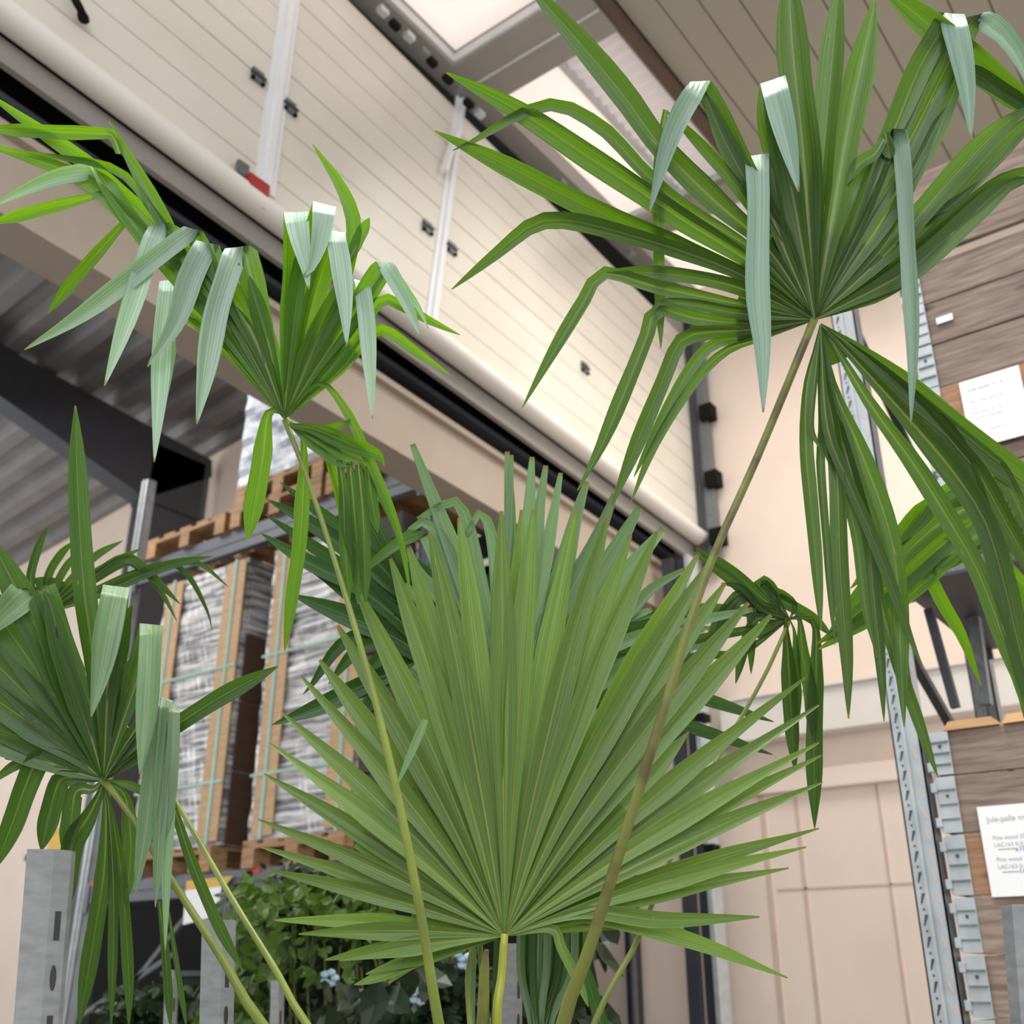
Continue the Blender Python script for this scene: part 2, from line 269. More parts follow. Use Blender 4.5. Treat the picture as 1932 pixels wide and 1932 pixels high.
# lintel and dark slot above it
def lz(x, a): return a-0.058*(x-1.3)
prism('trim_2', [(-2, 3.42, lz(-2, 4.10)), (6.5, 3.42, lz(6.5, 4.12)), (6.5, 3.42, lz(6.5, 4.46)), (-2, 3.42, lz(-2, 4.46))], (0, .22, 0), 'beige', struct=True)
prism('trim_3', [(-2, 3.38, lz(-2, 4.43)), (6.5, 3.38, lz(6.5, 4.43)), (6.5, 3.38, lz(6.5, 4.465)), (-2, 3.38, lz(-2, 4.465))], (0, .10, 0), 'beige', struct=True)
prism('trim_4', [(-2, 3.46, lz(-2, 4.465)), (6.5, 3.46, lz(6.5, 4.465)), (6.5, 3.46, 7.4), (-2, 3.46, 7.4)], (0, .1, 0), 'black', struct=True)
prism('trim_5', [(-2, 3.36, lz(-2, 4.53)), (6.5, 3.36, lz(6.5, 4.53)), (6.5, 3.36, lz(6.5, 4.56)), (-2, 3.36, lz(-2, 4.56))], (0, .10, 0), 'steel', struct=True)
# --- main ceiling boards, skylight ---
ceil = empty('ceiling', (4, 0, 6.5)); ceil['kind'] = 'structure'
box('ceiling_backing', (1.2, -1.3, 6.531), (7.0, 2.20, 6.62), 'ceilgap', ceil)
y = 2.13
while y > -1.2:
    box('board', (1.2, y-.180, 6.5), (7.0, y-.004, 6.53), 'ceil', ceil); y -= .184
box('trim_6', (-2, 2.14, 6.44), (6.5, 2.20, 6.60), 'browntrim', struct=True); box('trim_7', (-2, 2.20, 6.47), (6.5, 2.225, 6.56), 'frame', struct=True)
wn = empty('window_1', (4, 2.7, 6.5)); wn['kind'] = 'structure'
box('frame_rail', (-2, 3.10, 6.42), (6.5, 3.25, 6.58), 'frame', wn); box('frame_edge', (-2, 3.085, 6.44), (3.48, 3.105, 6.50), 'frame2', wn)
p = on(2, 6.45, 925, 172); q = on(2, 6.45, 858, 118)
box('cross_beam', (3.50, 2.2, 6.42), (3.86, 3.10, 6.56), 'frame', wn); box('frame_edge', (3.475, 2.2, 6.44), (3.50, 3.10, 6.50), 'frame2', wn); box('beam_joint', (3.66, 2.2, 6.412), (3.675, 3.10, 6.42), 'frame2', wn)
box('cross_beam', (5.38, 2.2, 6.44), (5.62, 3.10, 6.56), 'frame', wn); box('chrome_rod', (5.25, 2.2, 6.40), (5.28, 3.10, 6.43), 'galv', wn)
box('milky_pane', (-2, 2.2, 6.56), (3.5, 3.1, 6.58), 'pane', wn); box('milky_pane', (3.86, 2.66, 6.56), (6.5, 3.1, 6.58), 'pane', wn)
box('pane_frame', (3.86, 2.63, 6.53), (6.5, 2.67, 6.58), 'frame2', wn)
V, Fc = [], []; n_ = 150
for i in range(n_+1):
    x = 3.86+2.64*i/n_; z = 6.56+.018*math.sin(i*math.pi/2.6)
    V += [(x, 2.2, z), (x, 2.64, z)]
    if i: Fc.append((2*i-2, 2*i-1, 2*i+1, 2*i))
me = mesh(V, Fc); smooth(me); link('corrugated_sheet', me, M['sheet'], wn)
for px_, py_ in ((722, 22), (745, 48), (772, 70), (800, 100), (815, 118), (845, 150), (868, 172), (884, 196), (905, 215), (1060, 345), (1150, 440), (1190, 480)):
    p = on(1, 3.08, px_, py_); box('fastener', (p.x-.03, 3.06, p.z-.015), (p.x+.03, 3.10, p.z+.02), random.choice(['black', 'galv', 'galvd']), wn)
# door track post at the end of the door, corner posts
post = empty('door_track', (6.2, 3.25, 0), 'dark grey steel door track post with galvanised edge beside the pink wall', 'door track')
box('track_web', (6.12, 3.15, 0), (6.2, 3.25, 4.15), 'steel', post); box('track_flange', (6.06, 3.13, 0), (6.2, 3.16, 4.15), 'galv', post); box('track_lip', (6.05, 3.25, 0), (6.1, 3.33, 4.15), 'steel', post)
for z in (2.2, 3.0, 3.6): box('bracket', (6.02, 3.08, z), (6.12, 3.14, z+.05), 'black', post)
box('upper_track', (6.40, 3.06, 4.15), (6.46, 3.17, 6.3), 'galvd', post); box('upper_track_lip', (6.38, 3.14, 4.15), (6.46, 3.19, 6.3), 'steel', post)
for z in (4.3, 4.75, 5.3): box('bracket', (6.34, 3.0, z), (6.44, 3.1, z+.12), 'black', post)
t = empty('wall_post', (6.2, 3.8, 0), 'narrow dark post behind the central frond, left of the door track', 'post')
box('post_web', (6.2, 3.77, 0), (6.28, 3.84, 2.6), 'steel', t); box('post_flange', (6.16, 3.76, 0), (6.2, 3.78, 2.6), 'galvd', t)
# --- annex behind the lintel: wall, corrugated roof, portal frame ---
def zr(y): return 7.58-0.11*(y-3.6)
V, Fc = [], []; k = 0; y0, y1 = 3.6, 13.9; x = -2.0
prof = [(0, 0), (.15, 0), (.20, .10), (.36, .10), (.42, 0)]
xs = []
while x < 6.5:
    for dx, dz in prof[:-1]: xs.append((x+dx, dz))
    x += .42
for i, (x, dz) in enumerate(xs):
    V += [(x, y0, zr(y0)+dz), (x, y1, zr(y1)+dz)]
    if i: Fc.append((2*i-2, 2*i-1, 2*i+1, 2*i))
o = link('ceiling_annex', mesh(V, Fc), M['corr']); o['kind'] = 'structure'
fr = empty('portal_frame', (5.4, 8.3, 0), 'dark steel portal frame whose haunched rafter meets its column', 'steel frame')
P8 = lambda x, y: on(1, 9.0, x, y)
a = [P8(-60, 618), P8(0, 650), P8(400, 868), P8(400, 900), P8(275, 940), P8(0, 747), P8(-60, 705)]
prism('rafter', a, (0, .25, 0), 'steel', fr)
c0 = P8(278, 935); c1 = P8(388, 880)
box('column', (c0.x, 9.0, 0), (c1.x, 9.25, c1.z+.02), 'steel', fr)
box('column_plate', (c0.x-.01, 8.97, c0.z-.06), (c1.x+.01, 9.27, c0.z-.03), 'steel', fr)
box('downpipe', (c1.x+.03, 9.1, 0), (c1.x+.14, 9.2, c1.z), 'galvd', fr)
# =====================================================================================
#  RACKS, PALLETS, LOADS
# =====================================================================================
def pallet(y0, z0, x0, label, dy=.8, dx=1.15):
    t = empty('pallet', (x0, y0, z0), label, 'pallet', None)
    for k in range(5):
        yy = y0+k*(dy-.12)/4; box('deck_board', (x0, yy, z0+.122), (x0+dx, yy+.12, z0+.144), 'pal', t)
    for k in range(3):
        xx = x0+k*(dx-.12)/2; box('stringer_board', (xx, y0, z0+.1), (xx+.12, y0+dy, z0+.122), 'pal', t)
        yy = y0+k*(dy-.1)/2; box('bottom_board', (x0, yy, z0), (x0+dx, yy+.1, z0+.022), 'pal', t)
        for j in range(3):
            xj = x0+j*(dx-.12)/2; box('block', (xj, yy, z0+.022), (xj+.12, yy+.1, z0+.1), 'pal', t)
    return t
def upright(x0, y0, z1, label, name='rack_upright', mtl='galv', wy=.085, z0=0, sl=True):
    t = empty(name, (x0, y0, 0), label, 'rack upright')
    box('front_flange', (x0, y0, z0), (x0+.006, y0+wy, z1), mtl, t); box('side_web', (x0, y0, z0), (x0+.07, y0+.005, z1), mtl, t); box('side_web', (x0, y0+wy-.005, z0), (x0+.07, y0+wy, z1), mtl, t)
    box('centre_ridge', (x0-.012, y0+wy*.46, z0), (x0, y0+wy*.58, z1), mtl, t)
    if sl:
        Vs = []; hd = mesh(*_slot(.030, .009, .012)); hc = mesh(*_slot(.007, .007, .0)); hd.materials.append(M['slot']); hc.materials.append(M['slot'])
        hl = mesh(*_slot(.030, .009, -.012)); hl.materials.append(M['slotl'])
        z = z1-.06
        while z > max(z0, 1.2):
            for yy, me in ((y0+wy*.75, hd), (y0+wy*.24, hl)):
                o = D.objects.new('slot', me); COL.objects.link(o); o.parent = t; o.location = (x0, yy, z)
            if sl > 1:
                o = D.objects.new('hole', hc); COL.objects.link(o); o.parent = t; o.location = (x0, y0+wy*.75, z+.03)
            z -= .06
    return t
def _slot(h, w_, sh):
    V, Fc = [], []; prism_ = [(-.0012, -w_/2-sh*.4, h/2), (-.0012, w_/2-sh*.4, h/2), (-.0012, w_/4+sh*.4, -h/2), (-.0012, -w_/4+sh*.4, -h/2)]
    V = prism_+[(a+.003, b, c) for a, b, c in prism_]; Fc = [(0, 1, 2, 3), (7, 6, 5, 4), (0, 4, 5, 1), (1, 5, 6, 2), (2, 6, 7, 3), (3, 7, 4, 0)]
    return V, Fc
def beam(x0, y0, y1, z0, z1, label, m='beam'):
    t = empty('rack_beam', (x0, y0, z0), label, 'rack beam')
    box('beam_body', (x0, y0, z0), (x0+.05, y1, z1), m, t, .004); box('beam_groove', (x0-.003, y0, z0+(z1-z0)*.42), (x0, y1, z0+(z1-z0)*.5), 'steel', t)
    for y in (y0, y1-.05): box('end_plate', (x0-.008, y, z0-.05), (x0+.01, y+.05, z1-.002), m, t)
    return t
XR = 4.0
farup = upright(XR, 6.45, 4.9, 'galvanised rack upright at the far left end of the load rack, behind the left frond')
upright(XR+1.05, 6.45, 4.9, 'galvanised rear rack upright behind the far left upright', sl=False)
t = upright(XR, 3.62, 3.85, 'galvanised rack upright beside the black wrapped load, mostly behind fronds', mtl='galvd', sl=False)
upright(XR+1.05, 3.62, 3.85, 'galvanised rear rack upright behind the black wrapped load', mtl='galvd', sl=False)
lb = beam(XR, 3.71, 6.45, 1.93, 2.06, 'dark blue-grey lower rack beam with red markers and a hanging notice', 'beam')
for x, y, wd in ((481, 1643, .09), (170, 1686, .07), (321, 1667, .03), (688, 1612, .03), (752, 1604, .03)):
    p = on(0, XR, x, y); box('red_marker', (XR-.004, p.y-wd/2, 2.035), (XR, p.y+wd/2, 2.06), 'tape', lb, label='red marker on the beam')
beam(XR+1.05, 3.71, 6.45, 1.93, 2.06, 'rear lower rack beam hidden in shade below the wrapped loads', 'steel')
beam(XR, 3.68, 6.45, 4.05, 4.20, 'blue-grey upper rack beam carrying the row of wooden pallets', 'beam')
beam(XR+1.05, 3.68, 6.45, 4.05, 4.20, 'rear upper rack beam under the pallets', 'steel')
nt = empty('notice', (XR, 5.3, 1.8), 'white paper notice with yellow band hanging from the lower rack beam', 'notice')
a, b = on(0, XR-.02, 350, 1680), on(0, XR-.02, 418, 1672); c, d = on(0, XR-.02, 408, 1728), on(0, XR-.02, 345, 1745)
prism('sheet', [a, b, c, d], (.004, 0, 0), 'paper', nt); e = on(0, XR-.02, 352, 1662); f = on(0, XR-.02, 440, 1652)
prism('yellow_band', [e, f, on(0, XR-.02, 424, 1672), a], (.004, 0, 0), 'yellow', nt)
pallet(5.2, 2.06, XR-.03, 'wooden pallet under the left streaky film-wrapped load'); pallet(4.12, 2.06, XR-.03, 'wooden pallet under the right streaky film-wrapped load')
pallet(5.42, 4.20, XR-.04, 'wooden pallet at the left end of the upper rack beam', .85); pallet(4.5, 4.20, XR-.04, 'lower of the two wooden pallets under the blue-grey wrapped load', .86)
pallet(4.52, 4.36, XR-.02, 'upper of the two wooden pallets, right under the blue-grey wrapped load', .84); pallet(3.68, 4.20, XR-.04, 'wooden pallet at the right end of the upper beam behind the lintel', .78)
def load(y0, y1, z0, z1, x0, label, film='film', strips=True, side='cardd', d=1.05):
    t = empty('wrapped_load', (x0, y0, z0), label, 'wrapped load')
    b = bmesh.new(); n = 16
    bmesh.ops.create_cube(b, size=1); bmesh.ops.subdivide_edges(b, edges=b.edges[:], cuts=n, use_grid_fill=True)
    for v in b.verts:
        s = v.co.copy(); v.co = Vector((x0+d*(s.x+.5), y0+(y1-y0)*(s.y+.5), z0+(z1-z0)*(s.z+.5)))
        r = .010*math.sin(v.co.z*31+v.co.y*3)+.006*math.sin(v.co.z*83+v.co.y*17)+random.uniform(-.004, .004)
        v.co.x += r if s.x < 0 else -r; v.co.y += r*.6
    me = D.meshes.new('m'); b.to_mesh(me); b.free(); link('film_wrap', me, M[film], t)
    if strips:
        for yy, wd in ((y0+.0, .19), (y1-.22, .17)):
            box('cardboard_strip', (x0-.022, yy, z0+.02), (x0-.012, yy+wd, z1-.02), 'card', t, label='brown cardboard strip under the film')
            box('strap', (x0-.028, yy+.08, z0), (x0-.022, yy+.105, z1), 'strap', t, label='green plastic strap')
        for z in (z0+.35, z0+1.05): box('strap', (x0-.027, y0, z), (x0-.021, y1, z+.016), 'strap', t, label='green plastic strap')
        # -Y side: carton stack
        zz = z0; k = 0
        while zz < z1-.1:
            h = min(.42, z1-zz); box('carton_side', (x0+.03, y0-.02, zz+.006), (x0+d-.05, y0-.008, zz+h-.006), side if k < 3 else 'film', t); zz += h; k += 1
    return t
load(5.17, 6.03, 2.206, 3.97, XR, 'streaky grey film-wrapped load with green straps, left one on the rack')
load(4.1, 4.92, 2.206, 3.95, XR, 'streaky grey film-wrapped load with green straps, right one on the rack')
load(4.50, 5.38, 4.506, 5.28, XR, 'blue-grey wrapped load on top of the stacked pallets', 'filmb', False)
t = empty('interior_shade_sheet', (5.9, 4.8, 0), 'black sheet standing in for the dark interior behind the central fronds', 'backcloth')  # added black sheet, its colour stands for the unlit annex interior
for k in range(8): box('shade_fold', (5.86+.03*(k % 2), 4.1+k*.2, 0), (5.9+.03*(k % 2), 4.3+k*.2, 4.35), 'darkfill', t)
box('shade_fold_rail', (5.85, 4.1, 4.33), (5.94, 5.7, 4.37), 'black', t)
# dark timber stack at x~690-740
t = empty('timber_stack', (4.0, 3.75, 0), 'stack of dark weathered boards behind the drooping leaflets', 'timber stack')
z = 1.2
while z < 3.75: box('timber_board', (3.9, 3.74, z), (4.02, 3.98, z+.15), 'pald', t, .006); z += .158
box('stack_foot', (3.9, 3.74, 0), (4.02, 3.98, 1.2), 'pald', t)
# dark back of the annex rack
for i, (y0, y1, z0, z1, m_) in enumerate([(4.0, 6.3, 0.9, 1.55, 'green'), (4.0, 6.3, .0, .89, 'darkfill')]):
    t = empty('storage_crate', (4.6, y0, z0), ['dark green crate low on the left rack', 'black crate on the floor under the rack'][i], 'crate')
    box('crate_body', (4.55, y0, z0), (5.0, y1, z1), m_, t); box('crate_rim', (4.53, y0-.01, z1-.03), (5.02, y1+.01, z1), 'steel' if i == 0 else m_, t)
    for k in range(int((y1-y0)/.3)): box('crate_rib', (4.535, y0+k*.3, z0), (4.55, y0+k*.3+.03, z1-.03), m_, t)
t = empty('rack_shade_sheet', (5.3, 3.6, 0), 'black sheet painting in the dark at the back of the load rack', 'rack_shade_sheet')  # added sheet, flat black paints the darkness behind the rack
box('back_sheet', (5.28, 3.5, 0), (5.3, 8.2, 2.05), 'black', t); box('back_edge', (5.275, 3.5, 2.02), (5.305, 8.2, 2.07), 'black', t)
for (a, b) in (((150, 1920), (330, 1800)), ((250, 1860), (360, 1720))):
    bar('brace_bar', on(0, 4.25, *a), on(0, 4.25, *b), .03, 'galvd', farup)
# yellow box by the left wall, dark wall lamp
t = empty('yellow_box', (5.8, 8.8, 0), 'yellow box on a shelf against the far wall at the left', 'box'); a = on(0, 5.8, 95, 1565); b = on(0, 5.8, 128, 1605)
box('box_body', (5.8, b.y, b.z), (6.1, a.y, a.z), 'yellow', t); box('box_shelf', (5.75, b.y-.3, b.z-.06), (6.495, a.y+.3, b.z), 'steel', t); box('box_lid', (5.79, b.y-.01, a.z-.04), (6.11, a.y+.01, a.z+.005), 'yellow', t)
p = on(0, 6.4, 150, 1290)
V, Fc = tube([Vector((6.5, p.y, p.z)), Vector((6.42, p.y, p.z)), Vector((6.36, p.y, p.z)), Vector((6.33, p.y, p.z-.0))], [.05, .1, .13, .08], 14)
me = mesh(V, Fc); smooth(me); tag(link('wall_lamp', me, M['black']), 'small round black wall lamp on the pale wall at the left', 'lamp')
# --- right-hand rack ---
XP = 3.4
up = upright(XP, 1.0, 4.6, 'tall perforated galvanised upright of the right-hand rack, nearest the fronds', sl=2)
up2 = upright(XP+.95, .97, 4.6, 'rear galvanised upright of the right-hand rack seen past the front one', mtl='galvd', sl=False)
for i, (za, zc) in enumerate(((1.55, 2.45), (2.2, 1.6), (3.3, 4.0), (3.9, 3.2))):
    pass
br = up2
bar('brace_bar', (XP+.03, 1.05, 3.88), (XP+.97, 1.05, 3.25), .03, 'steel', br); bar('brace_bar', (XP+.03, 1.05, 2.72), (XP+.97, 1.05, 3.42), .03, 'steel', br); bar('brace_bar', (XP+.03, 1.04, 2.58), (XP+.97, 1.04, 2.1), .03, 'steel', br)
rb = beam(XP, -.4, 1.0, 2.70, 2.80, 'dark shelf beam of the right rack under the upper crate', 'galvd')
box('shelf_deck', (XP+.05, -.4, 2.74), (XP+.95, 1.0, 2.775), 'steel', rb); box('deck_frame', (XP-.004, -.4, 2.69), (XP+.95, 1.0, 2.70), 'steel', rb)
beam(XP+.95, -.4, 1.0, 2.2, 2.32, 'black rear beam visible through the gap in the right rack', 'black')
beam(XP+.95, -.4, 1.0, 2.70, 2.80, 'rear shelf beam of the right rack at deck height', 'steel')
t = empty('shelf_leg_frame', (3.5, .9, 2.2), 'grey tube frame hanging below the right rack shelf', 'frame')
bar('frame_tube', on(0, 3.62, 1752, 1150), on(0, 3.62, 1803, 1335), .028, 'steel', t); bar('frame_tube', on(0, 3.62, 1712, 1132), on(0, 3.62, 1880, 1092), .02, 'steel', t); bar('frame_tube', on(0, 3.9, 1830, 1110), on(0, 3.9, 1860, 1330), .04, 'galvd', t)
def crate(y0, zs, x0, label, mats, d=.9, w_=1.3, lid=False):
    t = empty('pallet_collar_crate', (x0, y0, zs[0]), label, 'crate')
    for i, (a, b) in enumerate(zip(zs, zs[1:])):
        jx = random.uniform(-.006, .006); box('plank', (x0+jx, y0-w_, a+.003), (x0+.022+jx, y0, b-.003), mats[i], t, .003)
        box('side_plank', (x0+.024, y0-.022+jx, a+.003), (x0+d, y0+jx, b-.003), 'wg', t, .003)
    for i, (a, b) in enumerate(zip(zs, zs[1:])):
        j = i % 2; hb = box('hinge_plate', (x0-.012-.003*j, y0-.05, a+.003), (x0-.005, y0+.006, b-.003), 'galv', t, .002, 'galvanised corner hinge plate')
        box('hinge_wrap', (x0-.01, y0+.002, a+.008), (x0+.06, y0+.012, b-.008), 'galv', t, .002)
        for dz in (.25, .5, .75):
            z = a+(b-a)*dz; box('hinge_ridge', (x0-.018, y0-.048, z-.003), (x0-.012, y0+.004, z+.002), 'galvd', t)
        box('hinge_hole', (x0-.0165, y0-.026, a+(b-a)*.62), (x0-.012, y0-.018, a+(b-a)*.62+.009), 'slot', t)
        for dz in (.2, .8): box('hinge_knuckle', (x0-.022, y0+.004, a+(b-a)*dz-.014), (x0-.002, y0+.022, a+(b-a)*dz+.014), 'galv', t, .003)
    if lid:
        for k in range(5): box('lid_board', (x0+.03-.04*(k == 0)+k*.2, y0-.16-k*0, zs[-1]), (x0+.19+k*.2, y0, zs[-1]+.03), 'wl', t)
    return t
lo = crate(.962, [1.06, 1.23, 1.40, 1.565, 1.72, 1.895, 2.065, 2.20], XP, 'lower weathered pallet-collar crate with paper sheet on the right rack', ['wo', 'wg', 'wg', 'wg', 'wo', 'wg', 'wg'])
for k, (a, b) in enumerate((((1775), (1880)), ((1888), (1990)))):
    p, q = on(0, XP, a, 1350), on(0, XP, b, 1335); prism('lid_board', [(XP-.01, p.y, 2.20), (XP-.01, q.y, 2.20), (XP-.01, q.y+.02, 2.225), (XP-.01, p.y-.02, 2.225)], (.9, 0, 0), 'wl', lo, 'fresh pale lid board')
hi = crate(.80, [2.80, 2.86, 3.03, 3.195, 3.36, 3.53, 3.70, 3.86], XP, 'upper weathered pallet-collar crate with paper sheet on the right rack', ['wl', 'wg', 'wg', 'wo', 'wg', 'wg', 'wg'])
hx = crate(.84, [3.88, 4.06, 4.24], XP-.02, 'topmost shaded crate on the right rack near the ceiling boards', ['wg', 'wg'])
box('crate_support', (XP, -.4, 0), (XP+.9, .9, 1.06), 'wg', lo)
box('name_tag', (XP-.0075, .665, 3.60), (XP-.004, .72, 3.625), 'paper', hi, label='small white tag'); 
def text(s, y, z, size, m, parent, x):
    c = D.curves.new('t', 'FONT'); c.body = s; c.size = size; o = D.objects.new('t', c); COL.objects.link(o)
    bpy.context.view_layer.update(); me = D.meshes.new_from_object(o.evaluated_get(bpy.context.evaluated_depsgraph_get())); D.objects.remove(o)
    me.transform(Matrix(((0, 0, -1, x), (-1, 0, 0, y), (0, 1, 0, z), (0, 0, 0, 1)))); me.materials.clear()
    return link('writing', me, M[m], parent)
def sheet(y0, z1, x, label, lines, rot):
    t = empty('paper_sheet', (x, y0, z1-.25), label, 'paper'); W_, H_ = .19, .25
    parts = [box('sheet', (x, y0-W_, z1-H_), (x+.002, y0, z1), 'paper', t)]
    for s, dy, dz, sz, m_ in lines: parts.append(text(s, y0-dy, z1-dz, sz, m_, t, x-.001))
    piv = Vector((x, y0, z1)); R_ = Matrix.Translation(piv) @ Matrix.Rotation(rot, 4, 'X') @ Matrix.Translation(-piv)
    for o in parts: o.data.transform(R_)
    return t
sheet(.862, 1.965, XP-.018, 'white paper sheet with blue pen figures on the lower crate', [('Jule-palle nr 5', .022, .045, .022, 'ink'), ('Pine wood 20', .03, .095, .016, 'ink'), ('LAC163 0-0', .03, .115, .016, 'ink'), ('~~~~', .04, .128, .02, 'inkk'), ('x10', .085, .13, .02, 'inkb'),
    ('Pine wood 30', .03, .155, .016, 'ink'), ('LAC163 0-8', .03, .175, .016, 'ink'), ('~~~~', .04, .19, .02, 'inkk'), ('16', .085, .19, .02, 'inkb')], math.radians(0))
sheet(.685, 3.345, XP-.018, 'white paper sheet with faint print on the upper crate', [('Jule-palle nr 3', .022, .045, .02, 'ink'), ('Pine   Pine wood 20', .022, .09, .013, 'ink'), ('Pine wood LAC 163 0-0', .022, .13, .012, 'ink'), ('wood 16 standard 1', .03, .15, .012, 'ink'), ('Pine     standard', .03, .20, .012, 'ink')], 0)
# --- trolley posts in the foreground ---
def trolley(xt, yt, xb, yb, wpx, d, label):
    t = empty('trolley_post', at(xb, yb, d), label, 'trolley post')
    top = at(xt, yt, d); b = at(xb, yb, d); dirv = (b-top).normalized(); b = top+dirv*((top.z)/(-dirv.z)); s = RT*(wpx*d/F/2); bk = Vector((FW.x, FW.y, 0)).normalized()
    # C-section: front face, angled right cheek with slots, left cheek
    w0 = .70; A = [-s, s*(2*w0-1), s*(2*w0-1)+s*.6+bk*.02, s*(2*w0-1)+s*.6+bk*.035, -s*1.02+bk*.035]
    prism('post_profile', [top+v for v in A], b-top, 'brushed', t)
    z = .02
    for k in range(12):
        c = top+dirv*(.105+k*.072)+s*(2*w0-1)+s*.3+bk*.0095; dd = (s*.6+bk*.02).normalized(); nn = Vector((dd.y, -dd.x, 0)).normalized()
        if nn.dot(FW) > 0: nn = -nn
        c = c+nn*.0006
        if k % 2 == 0: q = [c+dd*.0045+dirv*.02, c-dd*.004+dirv*.02, c-dd*.004-dirv*.02, c+dd*.0045-dirv*.02]
        else: q = [c+dd*.0045*math.cos(a)+dirv*.018*math.sin(a) for a in [i*math.pi/6 for i in range(12)]]
        prism('slot', q, nn*-.0008, 'slot', t, 'dark slot in the post')
        if z > 3: break
    return t
trolley(88, 1602, 62, 1932, 74, 1.45, 'bright galvanised slotted trolley post in the lower left corner')
trolley(409, 1735, 404, 1932, 56, 1.95, 'dull galvanised trolley post beside the climbing greenery')
trolley(1938, 1706, 1956, 1932, 58, 1.5, 'dark galvanised trolley post at the lower right edge')
trolley(963, 1780, 962, 1932, 46, 2.4, 'white perforated post behind the central frond stalk')
trolley(322, 1830, 318, 1932, 20, 3.2, 'thin grey trolley post behind the hanging left leaflets')
trolley(522, 1850, 520, 1932, 22, 3.0, 'thin grey trolley post in front of the climbing greenery')
# --- climbing greenery ---
cp = empty('climbing_plant', (3.3, 3.4, 0), 'leafy green climbing plants in shade below the wrapped loads', 'climbing plant')
def foliage(name, n, poly, xr, size, m, parent, seed):
    r = random.Random(seed); V, Fc = [], []; UVs = []
    for _ in range(n):
        px_, py_ = poly(r); d = r.uniform(*xr); c = at(px_, py_, d)
        a = Vector((r.uniform(-1, 1), r.uniform(-1, 1), r.uniform(-1.2, .3))).normalized(); nrm = Vector((r.uniform(-1, .3), r.uniform(-1, .4), r.uniform(0, 1))).normalized(); s = a.cross(nrm).normalized(); L = r.uniform(.6, 1.3)*size; W_ = L*.34
        i = len(V); V += [c, c+a*L*.35+s*W_, c+a*L*.75+s*W_*.7, c+a*L, c+a*L*.75-s*W_*.7, c+a*L*.35-s*W_, c+a*L*.5-nrm*W_*.35]
        for q in ((0, 1, 6), (1, 2, 6), (2, 3, 6), (3, 4, 6), (4, 5, 6), (5, 0, 6)): Fc.append(tuple(i+k for k in q))
    me = mesh(V, Fc); uv = me.uv_layers.new(name='UVMap')
    for l_ in uv.data: l_.uv = (.3+.1*r.random(), .5)
    o = link(name, me, M[m], parent); o['kind'] = 'stuff'; return o
def lobes(L):
    def f(r):
        cx, cy, rx, ry = r.choice(L); a = r.uniform(0, 6.28); q = math.sqrt(r.random()); return cx+rx*q*math.cos(a), cy+ry*q*math.sin(a)
    return f
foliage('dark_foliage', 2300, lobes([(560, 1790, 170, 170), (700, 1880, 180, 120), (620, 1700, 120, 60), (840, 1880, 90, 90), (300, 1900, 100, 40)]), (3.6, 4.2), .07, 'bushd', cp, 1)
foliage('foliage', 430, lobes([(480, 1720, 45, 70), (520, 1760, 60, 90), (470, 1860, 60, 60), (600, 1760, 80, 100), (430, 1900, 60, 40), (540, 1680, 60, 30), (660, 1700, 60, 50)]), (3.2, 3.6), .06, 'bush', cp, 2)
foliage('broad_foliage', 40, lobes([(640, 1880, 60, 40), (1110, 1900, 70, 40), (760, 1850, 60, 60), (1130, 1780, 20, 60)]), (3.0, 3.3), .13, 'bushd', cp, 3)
for i in range(14):
    x = 440+i*22; V, Fc = tube([at(x, 2100, 3.6), at(x+random.uniform(-20, 20), 1850, 3.6), at(x+random.uniform(-30, 30), 1690, 3.6)], [.006, .005, .003], 5); link('vine_stem', mesh(V, Fc), M['stemo'], cp)
for x, y in ((622, 1845), (860, 1790), (770, 1850), (798, 1860), (880, 1815), (790, 1880), (700, 1920)):
    c = at(x, y, 3.35)
    b = bmesh.new(); 
    for k in range(5):
        a = k*1.2566; mtx = Matrix.Translation(c+RT*.018*math.cos(a)+UP*.018*math.sin(a)) @ Matrix.Diagonal((.016, .016, .012, 1)); bmesh.ops.create_icosphere(b, subdivisions=1, radius=1, matrix=mtx)
    me = D.meshes.new('m'); b.to_mesh(me); b.free(); link('flower', me, M['bluef'], cp, 'pale blue flower')
t = empty('hedge_shade_sheet', (4.3, 3.5, 0), 'dark screen standing in for the shade behind the climbing greenery', 'backdrop')  # added black backdrop, colour in place of shade behind the plants
box('shade_panel', (3.86, 2.62, 0), (3.88, 4.8, 1.92), 'black', t); box('shade_panel_rail', (3.85, 2.62, 1.9), (3.89, 4.8, 1.93), 'beam', t)
